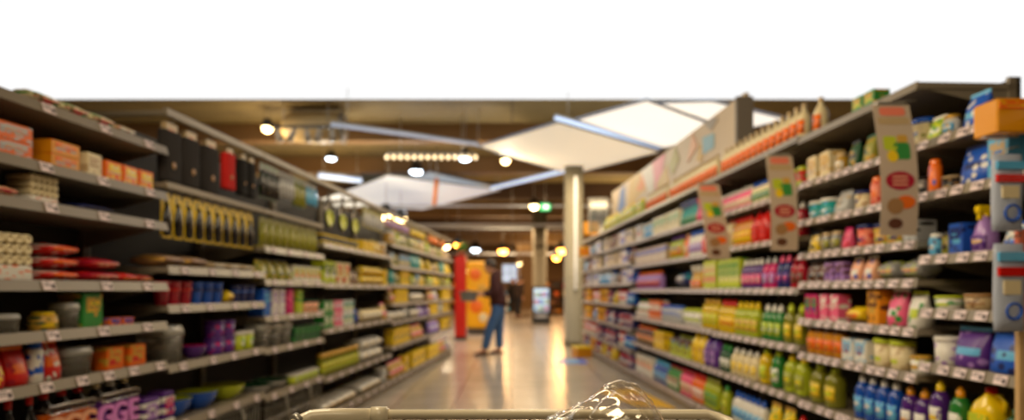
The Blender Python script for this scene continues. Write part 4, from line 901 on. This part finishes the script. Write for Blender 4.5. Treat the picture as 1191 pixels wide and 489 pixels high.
# dark shop furniture further back
def rack(x, y, w, h, label, cols, seed):
    o = empty('display_rack', (x, y, 0)); b = MB(); b.box(-w / 2, w / 2, .3, .34, .0, h, M_dkwood); b.build('back_panel', o); r = random.Random(seed)
    for s in (-1, 1):
        b = MB(); b.box(s * w / 2 - .02, s * w / 2 + .02, 0, .3, 0, h, M_dkwood); b.build('side_panel', o)
    nlev = int(h / .4)
    for k in range(nlev):
        z = .1 + k * .4; b = MB(); b.box(-w / 2 + .02, w / 2 - .02, 0, .3, z - .03, z, M_wood); sh = b.build('shelf', o)
        x_ = -w / 2 + .05
        while x_ < w / 2 - .2:
            ww = r.uniform(.12, .22); b = MB(); b.box(x_, x_ + ww, .05, .22, z, z + r.uniform(.15, .3), plain(r.choice(cols)), .01); b.build('boxed_goods', sh); x_ += ww + .02
    tag(o, label, 'rack')
rack(1.75, 31, 1.3, 1.7, 'dark wooden rack beyond the pillar at the far end', ['brown', 'tan', 'amber', 'dark', 'orange'], 1)
rack(3.2, 33, 1.3, 1.9, 'second dark wooden rack standing behind the near pillar', ['brown', 'tan', 'crimson', 'dark', 'gold'], 2)
rack(-.55, 34, 1.3, 1.3, 'low wooden rack behind the two distant people', ['brown', 'sky', 'pink', 'white', 'orange'], 3)
rack(-2.5, 33, 1.6, 1.8, 'dark wooden rack behind the yellow stand', ['brown', 'tan', 'amber', 'gold'], 4)
rack(-5, 30, 2.2, 2.0, 'wide dark wooden rack beyond the left shelves', ['brown', 'tan', 'amber', 'gold'], 5)
# far window
o = MB(); o.box(-.55, .55, -.02, .02, -.6, .6, mat('window_glow', (200, 220, 245), .3, emit=(185, 215, 250), es=.75)); w_ = o.build('window_1'); w_.location = (G(594, 43.9), 43.9, 2.35); struct(w_)
b = MB()
for x in (-.57, 0, .57): b.box(x - .03, x + .03, -.05, -.021, -.63, .63, M_metal)
for z in (-.6, 0, .6): b.box(-.6, .6, -.05, -.021, z - .03, z + .03, M_metal)
b.build('window_frame', w_)

# ------------------------------------------------------------------ people
def skin_body(name, joints, edges, m, parent, sub=2, root='pelvis'):
    names = list(joints); me = bpy.data.meshes.new(name); me.from_pydata([joints[n][0] for n in names], [(names.index(a), names.index(b_)) for a, b_ in edges], [])
    me.materials.append(m); o = link(name, me, parent); me.skin_vertices or None
    s = o.modifiers.new('Skin', 'SKIN'); s.use_smooth_shade = True
    if not me.skin_vertices: bm = bmesh.new(); bm.from_mesh(me); bm.verts.layers.skin.verify(); bm.to_mesh(me); bm.free()
    for i, n in enumerate(names):
        r = joints[n][1]; r = (r, r) if not isinstance(r, tuple) else r
        me.skin_vertices[0].data[i].radius = r; me.skin_vertices[0].data[i].use_root = (n == root)
    ss = o.modifiers.new('Sub', 'SUBSURF'); ss.levels = sub; ss.render_levels = sub
    return o
M_skin = mat('skin', (205, 150, 120), .5); M_hair = mat('hair_dark', (38, 26, 20), .6)
def person(loc, rz, J, top, trousers, shoes, label, hood=True, group=None):
    """J: joints in metres, facing -X"""
    o = empty('person', loc, rz); j = {k: (Vector(v[0]), v[1]) for k, v in J.items()}
    E = [('pelvis', 'waist'), ('waist', 'chest'), ('chest', 'neck'), ('neck', 'skull'), ('skull', 'crown')]
    for s in 'ab': E += [('chest', 'sh' + s), ('sh' + s, 'el' + s), ('el' + s, 'wr' + s), ('wr' + s, 'palm' + s), ('pelvis', 'hip' + s), ('hip' + s, 'kn' + s), ('kn' + s, 'an' + s), ('an' + s, 'toe' + s)]
    hands = {}
    for s, sg in (('a', -1), ('b', 1)):
        w, pm = j['wr' + s][0], j['palm' + s][0]; d = (pm - w).normalized(); side = Vector((0, 1, 0)); side = (side - d * side.dot(d)).normalized(); dn = d.cross(side); dn = dn if dn.z < 0 else -dn
        for k, (of, ln) in enumerate(((-.026, .062), (-.009, .07), (.009, .066), (.025, .052))):
            a = pm + side * of; m1 = a + d * ln * .5 + dn * .008; e1 = m1 + (d + dn * .9).normalized() * ln * .5
            j['f%s%d0' % (s, k)] = (a, .010); j['f%s%d1' % (s, k)] = (m1, .009); j['f%s%d2' % (s, k)] = (e1, .008)
            E += [('palm' + s, 'f%s%d0' % (s, k)), ('f%s%d0' % (s, k), 'f%s%d1' % (s, k)), ('f%s%d1' % (s, k), 'f%s%d2' % (s, k))]
        t0 = w.lerp(pm, .55) + side * sg * .03; t1 = t0 + (d + side * sg * .7 + dn * .4).normalized() * .045
        j['t%s0' % s] = (t0, .012); j['t%s1' % s] = (t1, .010); E += [('palm' + s, 't%s0' % s), ('t%s0' % s, 't%s1' % s)]
    slim = {k: ((v[0], tuple(x * .72 for x in (v[1] if isinstance(v[1], tuple) else (v[1],) * 2))) if k[:2] in ('pe', 'wa', 'ch', 'sh', 'el', 'hi', 'kn') else v) for k, v in j.items()}
    body = skin_body('body', slim, E, M_skin, o)
    sk, cr = j['skull'][0], j['crown'][0]; c_ = (sk + cr) / 2; f = Vector((-1, 0, -.25)).normalized()
    hd = MB(); rs = []; n = 20                                  # head with jaw and brow, slightly bowed
    up = Vector((-.25, 0, 1)).normalized()
    for t, rx, ry, fx in ((-.13, .03, .03, .035), (-.11, .055, .05, .03), (-.07, .075, .062, .018), (-.02, .09, .07, .004), (.03, .097, .074, 0), (.07, .09, .07, .002), (.1, .065, .055, .0), (.115, .03, .03, 0)):
        cc = c_ + up * t + f * fx; rs.append([tuple(cc + f * rx * math.cos(a) + Vector((0, 1, 0)) * ry * math.sin(a)) for a in [2 * PI * i / n for i in range(n)]])
    hd.rings(rs, M_skin)
    hd.tube([c_ + f * .09 + up * .01, c_ + f * .115 - up * .025, c_ + f * .1 - up * .035], [.008, .014, .012], M_skin, 8)
    for s in (-1, 1):
        hd.tube([c_ + Vector((0, s * .072, 0)) + up * .02, c_ + Vector((.012, s * .082, 0)), c_ + Vector((0, s * .072, 0)) - up * .03], [.008, .014, .008], M_skin, 8)
        hd.lathe([(.002, 0), (.002, .001)], M_skin) if False else None
        e = c_ + f * .088 + up * .012 + Vector((0, s * .03, 0)); hd.tube([e, e + f * .006], [.011, .006], mat('eye_dark', (30, 22, 20), .2), 8)
    mth = c_ + f * .092 - up * .06; hd.tube([mth + Vector((0, -.022, 0)), mth + f * .004, mth + Vector((0, .022, 0))], [.003, .005, .003], mat('lip', (150, 80, 70), .5), 6)
    me2 = hd.mesh('head_features'); link('face', me2, body)
    h = MB(); rs = []
    for t, rx, ry, fx in ((-.06, .06, .06, -.04), (-.02, .09, .08, -.022), (.03, .105, .084, -.012), (.08, .1, .08, -.006), (.115, .072, .06, 0), (.128, .03, .03, 0)):
        cc = c_ + up * t + f * fx; rs.append([tuple(cc + f * rx * math.cos(a) + Vector((0, 1, 0)) * ry * math.sin(a)) for a in [2 * PI * i / n for i in range(n)]])
    h.rings(rs, M_hair); h.build('hair', o)
    def grow(keys, ed, k, m, nm, add, root):
        jj = {q: (j[q][0], tuple(x * k + add for x in (j[q][1] if isinstance(j[q][1], tuple) else (j[q][1],) * 2))) for q in keys}
        return skin_body(nm, jj, ed, m, o, 2, root)
    U = ['hem', 'pelvis', 'waist', 'chest', 'neckb'] + [a + s for s in 'ab' for a in ('sh', 'el', 'wc')]
    j['hem'] = (j['pelvis'][0] + Vector((0, 0, -.1)), (.12, .115)); j['neckb'] = (j['chest'][0].lerp(j['neck'][0], .75), .06)
    for s in 'ab': j['wc' + s] = (j['el' + s][0].lerp(j['wr' + s][0], .9), j['wr' + s][1])
    grow(U, [('hem', 'pelvis'), ('pelvis', 'waist'), ('waist', 'chest'), ('chest', 'neckb')] + [e for s in 'ab' for e in (('chest', 'sh' + s), ('sh' + s, 'el' + s), ('el' + s, 'wc' + s))], 1.18, top, 'hooded_jacket' if hood else 'jacket', .014, 'waist')
    for s in 'ab': j['ac' + s] = (j['kn' + s][0].lerp(j['an' + s][0], 1.0), .062)
    j['belt'] = (j['pelvis'][0] + Vector((0, 0, .1)), (.13, .12)); j['seat'] = (j['pelvis'][0] + Vector((0, 0, .0)), (.14, .135))
    grow(['belt', 'seat'] + [a + s for s in 'ab' for a in ('hip', 'kn', 'ac')], [('belt', 'seat')] + [e for s in 'ab' for e in (('seat', 'hip' + s), ('hip' + s, 'kn' + s), ('kn' + s, 'ac' + s))], 1.04, trousers, 'trousers', .01, 'belt')
    for s in 'ab':
        a, t = j['an' + s][0], j['toe' + s][0]; d = Vector((t.x - a.x, t.y - a.y, 0)).normalized(); q = d.cross(Vector((0, 0, 1))); b = MB(); rs = []
        for u, w, hh in ((-.07, .03, .05), (-.05, .04, .075), (.0, .042, .085), (.08, .045, .065), (.16, .05, .045), (.2, .03, .03)):
            cc = Vector((a.x, a.y, 0)) + d * u; rs.append([tuple(cc + q * w * math.cos(x) + Vector((0, 0, hh / 2 + .004 + hh / 2 * math.sin(x)))) for x in [2 * PI * i / 14 for i in range(14)]])
        b.rings(rs, shoes); b.build('shoe', o)
    if hood:
        b = MB(); nk = j['neck'][0]; b.tube([nk + Vector((-.05, -.07, -.03)), nk + Vector((.03, -.085, .0)), nk + Vector((.09, 0, -.02)), nk + Vector((.03, .085, .0)), nk + Vector((-.05, .07, -.03))], [.03, .045, .06, .045, .03], top, 12); b.build('hood', o)
    tag(o, label, 'person', group); return o
PJ = dict(pelvis=((.02, 0, .95), (.15, .14)), waist=((.0, 0, 1.08), (.15, .13)), chest=((-.04, 0, 1.3), (.165, .14)), neck=((-.07, 0, 1.5), .055), skull=((-.13, 0, 1.58), .06), crown=((-.15, 0, 1.66), .07),
          sha=((-.05, -.19, 1.4), .075), ela=((-.03, -.24, 1.13), .062), wra=((-.27, -.17, 1.09), .032), palma=((-.33, -.15, 1.09), (.03, .02)),
          shb=((-.05, .19, 1.4), .065), elb=((-.09, .24, 1.14), .052), wrb=((-.31, .15, 1.12), .032), palmb=((-.37, .13, 1.12), (.03, .02)),
          hipa=((-.02, -.1, .76), .095), kna=((-.14, -.11, .5), .08), ana=((-.24, -.12, .1), .042), toea=((-.38, -.13, .03), .03),
          hipb=((.03, .1, .76), .095), knb=((.02, .11, .5), .08), anb=((.03, .12, .1), .042), toeb=((-.11, .13, .03), .03))
SHX = G(579, 11.75)
person((SHX, 11.75, 0), 0, PJ, mat('maroon_fleece', (62, 26, 28), .9), mat('denim', (62, 98, 150), .85), mat('brown_leather', (90, 55, 35), .5), 'shopper in a dark maroon hooded jacket and blue jeans holding a grey basket')
# shopper's basket
o = empty('shopping_basket', (SHX - .53, 11.75, .98)); gm = mat('basket_grey', (120, 128, 138), .45)
b = MB(); b.loft([(.13, .1, 0), (.135, .105, .01), (.17, .13, .17), (.178, .138, .175), (.178, .138, .185), (.165, .125, .18), (.125, .095, .012), (.001, .001, .011)], gm, 0, 0, 20, 4, True, False); b.build('basket_body', o)
b = MB(); b.tube([(0, -.13, .18), (0, -.1, .2), (0, 0, .215), (0, .1, .2), (0, .13, .18)], .007, M_black, 8); b.build('handle', o); tag(o, 'small grey basket in the hands of the shopper', 'basket')
SJ = {k: list(v) for k, v in PJ.items()}
SJ.update(ela=((-.0, -.25, 1.13), .052), wra=((-.08, -.24, .9), .032), palma=((-.1, -.24, .83), (.03, .02)), elb=((.0, .25, 1.13), .052), wrb=((-.05, .24, .9), .032), palmb=((-.07, .24, .83), (.03, .02)),
          kna=((-.02, -.1, .5), .062), ana=((.0, -.1, .1), .042), toea=((-.14, -.11, .03), .03), hipb=((.0, .1, .76), .09), knb=((.03, .11, .5), .062), anb=((.1, .12, .1), .042), toeb=((-.04, .13, .03), .03))
person((G(597, 29.5), 29.5, 0), PI * .5, SJ, mat('black_wool', (22, 20, 22), .9), mat('dark_trousers', (30, 28, 34), .9), M_black, 'distant standing person in black, left of the other one', hood=False, group='distant people')
person((G(603, 27), 27, 0), PI * 1.2, SJ, mat('dark_brown_coat', (46, 30, 24), .9), mat('dark_trousers', (30, 28, 34), .9), M_black, 'distant standing person in a dark brown coat beside the wood slats', hood=False, group='distant people')

# ------------------------------------------------------------------ shopping trolley in front of the camera
TY = .80; tz = lambda py: CAM_H - (py - HY) * TY / FPX; tx = lambda px: (px - HX) / FPX * TY
o = empty('shopping_trolley', (tx(592), TY, 0)); X0 = tx(592); cm = mat('trolley_plastic', (228, 216, 188), .25); wm = mat('trolley_wire', (120, 112, 100), .3, .8)
zr = tz(482.5); xl, xr = tx(362) - X0, tx(822) - X0
b = MB(); b.tube([(tx(450) - X0, 0, zr), (xr - .0, 0, zr), (xr + .012, -.004, zr - .003), (xr + .022, -.018, zr - .006), (xr + .032, -.06, zr - .02), (xr + .05, -.2, zr - .04), (xr + .06, -.34, zr - .06)], .0063, cm, 14); b.build('front_rail', o)
b = MB(); b.tube([(tx(452) - X0, 0, zr - .002), (tx(380) - X0, 0, zr - .002), (xl + .001, -.003, zr - .003), (xl - .012, -.012, zr - .008), (xl - .024, -.03, zr - .018), (xl - .034, -.07, zr - .03), (xl - .05, -.2, zr - .045), (xl - .06, -.34, zr - .06)], [.0098, .0098, .0096, .009, .0088, .0085, .0085, .0085], cm, 16); b.build('corner_sleeve', o)
b = MB(); b.tube([(tx(432) - X0, 0, zr - .001), (tx(450) - X0, 0, zr - .001)], .0108, cm, 16); b.build('joint_collar', o)
b = MB(); b.tube([(tx(357) - X0 - .006, -.009, zr - .0045), (tx(357) - X0 - .0105, -.0145, zr - .0078)], .0102, M_metal, 14); b.build('corner_ring', o)
b = MB()
for i in range(19):
    x = xl + .01 + (xr - xl - .02) * i / 18; b.tube([(x, .003, zr - .006), (x * .97, -.01, zr - .2), (x * .94, -.03, zr - .42)], .0016, wm, 6)
for k in range(5): b.tube([(xl + .005, -.002 - .006 * k, zr - .03 - .09 * k), (xr - .005, -.002 - .006 * k, zr - .03 - .09 * k)], .002, wm, 6)
b.build('front_grid', o)
for s, x in (('l', xl - .03), ('r', xr + .03)):
    b = MB()
    for i in range(9): b.tube([(x, -.05 - .035 * i, zr - .03), (x * .95, -.05 - .035 * i, zr - .42)], .0016, wm, 6)
    for k in range(4): b.tube([(x, -.04, zr - .06 - .1 * k), (x, -.34, zr - .08 - .1 * k)], .002, wm, 6)
    b.build('side_grid', o)
b = MB()
for i in range(9): b.tube([(xl * .94 + (xr - xl) * .94 * i / 8, -.03, zr - .42), (xl * .94 + (xr - xl) * .94 * i / 8, -.36, zr - .4)], .0018, wm, 6)
b.build('basket_floor', o)
b = MB()
for x in (xl * .8, xr * .8):
    b.tube([(x, -.04, zr - .43), (x, -.02, .3), (x, -.02, .11)], .011, cm, 10); b.tube([(x, -.02, .22), (x, -.36, .2)], .011, cm, 10)
b.build('chassis', o)
for x in (xl * .8, xr * .8):
    for y in (-.02, -.34):
        b = MB(); n = 18; b.rings([[(x + dx, y + .045 * k * math.cos(a), .05 + .045 * k * math.sin(a)) for a in [2 * PI * i / n for i in range(n)]] for dx, k in ((-.013, .8), (-.01, 1), (.01, 1), (.013, .8))], M_black); b.build('wheel', o)
        b = MB(); b.box(x - .018, x - .0145, y - .012, y + .012, .04, .11, M_metal); b.box(x + .0145, x + .018, y - .012, y + .012, .04, .11, M_metal); b.box(x - .018, x + .018, y - .012, y + .012, .1, .112, M_metal); b.build('caster_fork', o)
tag(o, 'cream shopping trolley front rail in the foreground', 'trolley')
# crumpled clear wrapping on the trolley
fm = bpy.data.materials.new('clear_film'); fm.use_nodes = True; nt = fm.node_tree; nt.nodes.clear()
out = nt.nodes.new('ShaderNodeOutputMaterial'); mx = nt.nodes.new('ShaderNodeMixShader'); tr = nt.nodes.new('ShaderNodeBsdfTransparent'); gl = nt.nodes.new('ShaderNodeBsdfGlossy'); lw = nt.nodes.new('ShaderNodeLayerWeight')
tr.inputs[0].default_value = (.96, .94, .9, 1); gl.inputs[0].default_value = (1, .95, .85, 1); gl.inputs['Roughness'].default_value = .12; lw.inputs[0].default_value = .25
ma = nt.nodes.new('ShaderNodeMath'); ma.operation = 'MULTIPLY_ADD'; ma.inputs[1].default_value = .6; ma.inputs[2].default_value = .05; nt.links.new(lw.outputs['Facing'], ma.inputs[0])
nt.links.new(ma.outputs[0], mx.inputs[0]); nt.links.new(tr.outputs[0], mx.inputs[1]); nt.links.new(gl.outputs[0], mx.inputs[2]); nt.links.new(mx.outputs[0], out.inputs[0])
from mathutils import noise
b = MB(); NU, NV = 70, 44; vs = []
prof = [(600, 492), (625, 480), (650, 467), (672, 454), (690, 440), (708, 435), (722, 441), (736, 455), (749, 473), (757, 492)]
def pr(u):
    t = u * (len(prof) - 1); i = min(int(t), len(prof) - 2); a, c_ = prof[i], prof[i + 1]; t -= i; return (a[0] + (c_[0] - a[0]) * t, a[1] + (c_[1] - a[1]) * t)
for j in range(NV + 1):
    for i in range(NU + 1):
        u, v = i / NU, j / NV; px, py = pr(u); yy = TY - .02 - .17 * v; k = math.cos((v - .35) * 2.0)
        zt = tz(py); zb = tz(494); z = zb + (zt - zb) * max(0, k) - .02 * abs(v - .35)
        x = tx(px) * (1 - .12 * v) + .03 * v
        q = Vector((x * 22, yy * 22, z * 22)); nn = noise.noise(q) * .006 + abs(noise.noise(q * 2.3)) * .006 + abs(noise.noise(q * 5)) * .0025
        vs.append((x + noise.noise(q * 1.7 + Vector((5, 0, 0))) * .004 - tx(680), yy + noise.noise(q * 2) * .006 - TY, z + nn - 1.0))
b.poly(vs, [(j * (NU + 1) + i, j * (NU + 1) + i + 1, (j + 1) * (NU + 1) + i + 1, (j + 1) * (NU + 1) + i) for j in range(NV) for i in range(NU)], fm, True)
o = b.build('plastic_wrapping'); o.location = (tx(680), TY, 1.0)
tag(o, 'crumpled clear plastic wrapping lying over the trolley rail', 'plastic bag')
# ------------------------------------------------------------------ lights
def area(loc, sx, sy, w, col, rot=(0, 0, 0)):
    l = bpy.data.lights.new('area_light', 'AREA'); l.shape = 'RECTANGLE'; l.size = sx; l.size_y = sy; l.energy = w; l.color = col
    o = bpy.data.objects.new('area_light', l); C.objects.link(o); o.location = loc; o.rotation_euler = rot; return o
def point(loc, w, col, r=.1):
    l = bpy.data.lights.new('point_light', 'POINT'); l.energy = w; l.color = col; l.shadow_soft_size = r
    o = bpy.data.objects.new('point_light', l); C.objects.link(o); o.location = loc; return o
WARM = (1, .80, .52); COOL = (.85, .93, 1); AMB = (1, .55, .2)
for s, w, c_ in ((S1, 90, WARM), (S2, 120, WARM), (S3, 90, WARM), (S4, 130, (.95, .95, 1))): area(s + Vector((0, 0, -.2)), 1.6, 1.6, w, c_)
for p, m in LPTS:
    c_ = COOL if m is M_cool else (AMB if m is M_amb else WARM)
    point(p + Vector((0, -.1, -.35)), {'lamp_cool': 26, 'lamp_warm': 30, 'lamp_amber': 45}[m.name], c_, .12)
for y, w in ((17.5, 170), (25, 230), (33, 240), (40, 160)): area((1.0, y, 3.5), 5, 1.2, w, (1, .66, .34))
for y, x, w in ((14, -4, 90), (20, 4, 110), (20, -6, 110), (28, 0, 150), (36, 2, 150)): area((x, y, 2.9), 2.5, 2.5, w * .85, (1, .78, .46), (PI, 0, 0))   # lamps thrown up at the boards
w = bpy.data.worlds.new('World'); SC.world = w; w.use_nodes = True
w.node_tree.nodes['Background'].inputs[0].default_value = (1, 1, 1, 1); w.node_tree.nodes['Background'].inputs[1].default_value = 1.02

area((-.9, 1.6, 2.95), 1.6, .8, 62, WARM, (0, .95, 0)).rotation_euler = Vector((2.6, 1.4, -1.7)).to_track_quat('-Z', 'Y').to_euler()  # unseen fill light added to brighten the near right shelves
area((-.9, 4.6, 3.1), 1.6, .8, 58, WARM).rotation_euler = Vector((2.6, 1.0, -1.7)).to_track_quat('-Z', 'Y').to_euler()  # second added fill, further along the right shelves
area((.9, 3.2, 3.0), 1.6, .8, 8, WARM).rotation_euler = Vector((-2.6, .8, -1.7)).to_track_quat('-Z', 'Y').to_euler()  # weak added fill for the left shelves, no fixture
area((0, -1.2, 3.3), 2, 1.2, 32, WARM).rotation_euler = Vector((0, 2.5, -1.6)).to_track_quat('-Z', 'Y').to_euler()  # added frontal fill from behind the camera, no fixture
# ------------------------------------------------------------------ camera
cam = bpy.data.cameras.new('camera'); co = bpy.data.objects.new('camera', cam); C.objects.link(co)
co.location = (0, 0, CAM_H); co.rotation_euler = (PI / 2, 0, 0)
cam.sensor_width = 36; cam.lens = FPX / 1191 * 36; cam.shift_y = (HY - 244.5) / 1191
cam.clip_start = .05; cam.clip_end = 200
cam.dof.use_dof = True; cam.dof.focus_distance = .80; cam.dof.aperture_fstop = 2.9; cam.dof.aperture_blades = 0
SC.camera = co
SC.view_settings.view_transform = 'Standard'; SC.view_settings.look = 'None'; SC.view_settings.gamma = 1; SC.view_settings.exposure = 0
SC.view_settings.use_curve_mapping = False
SC.cycles.use_denoising = True; SC.cycles.sample_clamp_indirect = 4; SC.cycles.max_bounces = 7; SC.cycles.use_light_tree = True
SC.cycles.transparent_max_bounces = 12; SC.cycles.caustics_reflective = False; SC.cycles.caustics_refractive = False
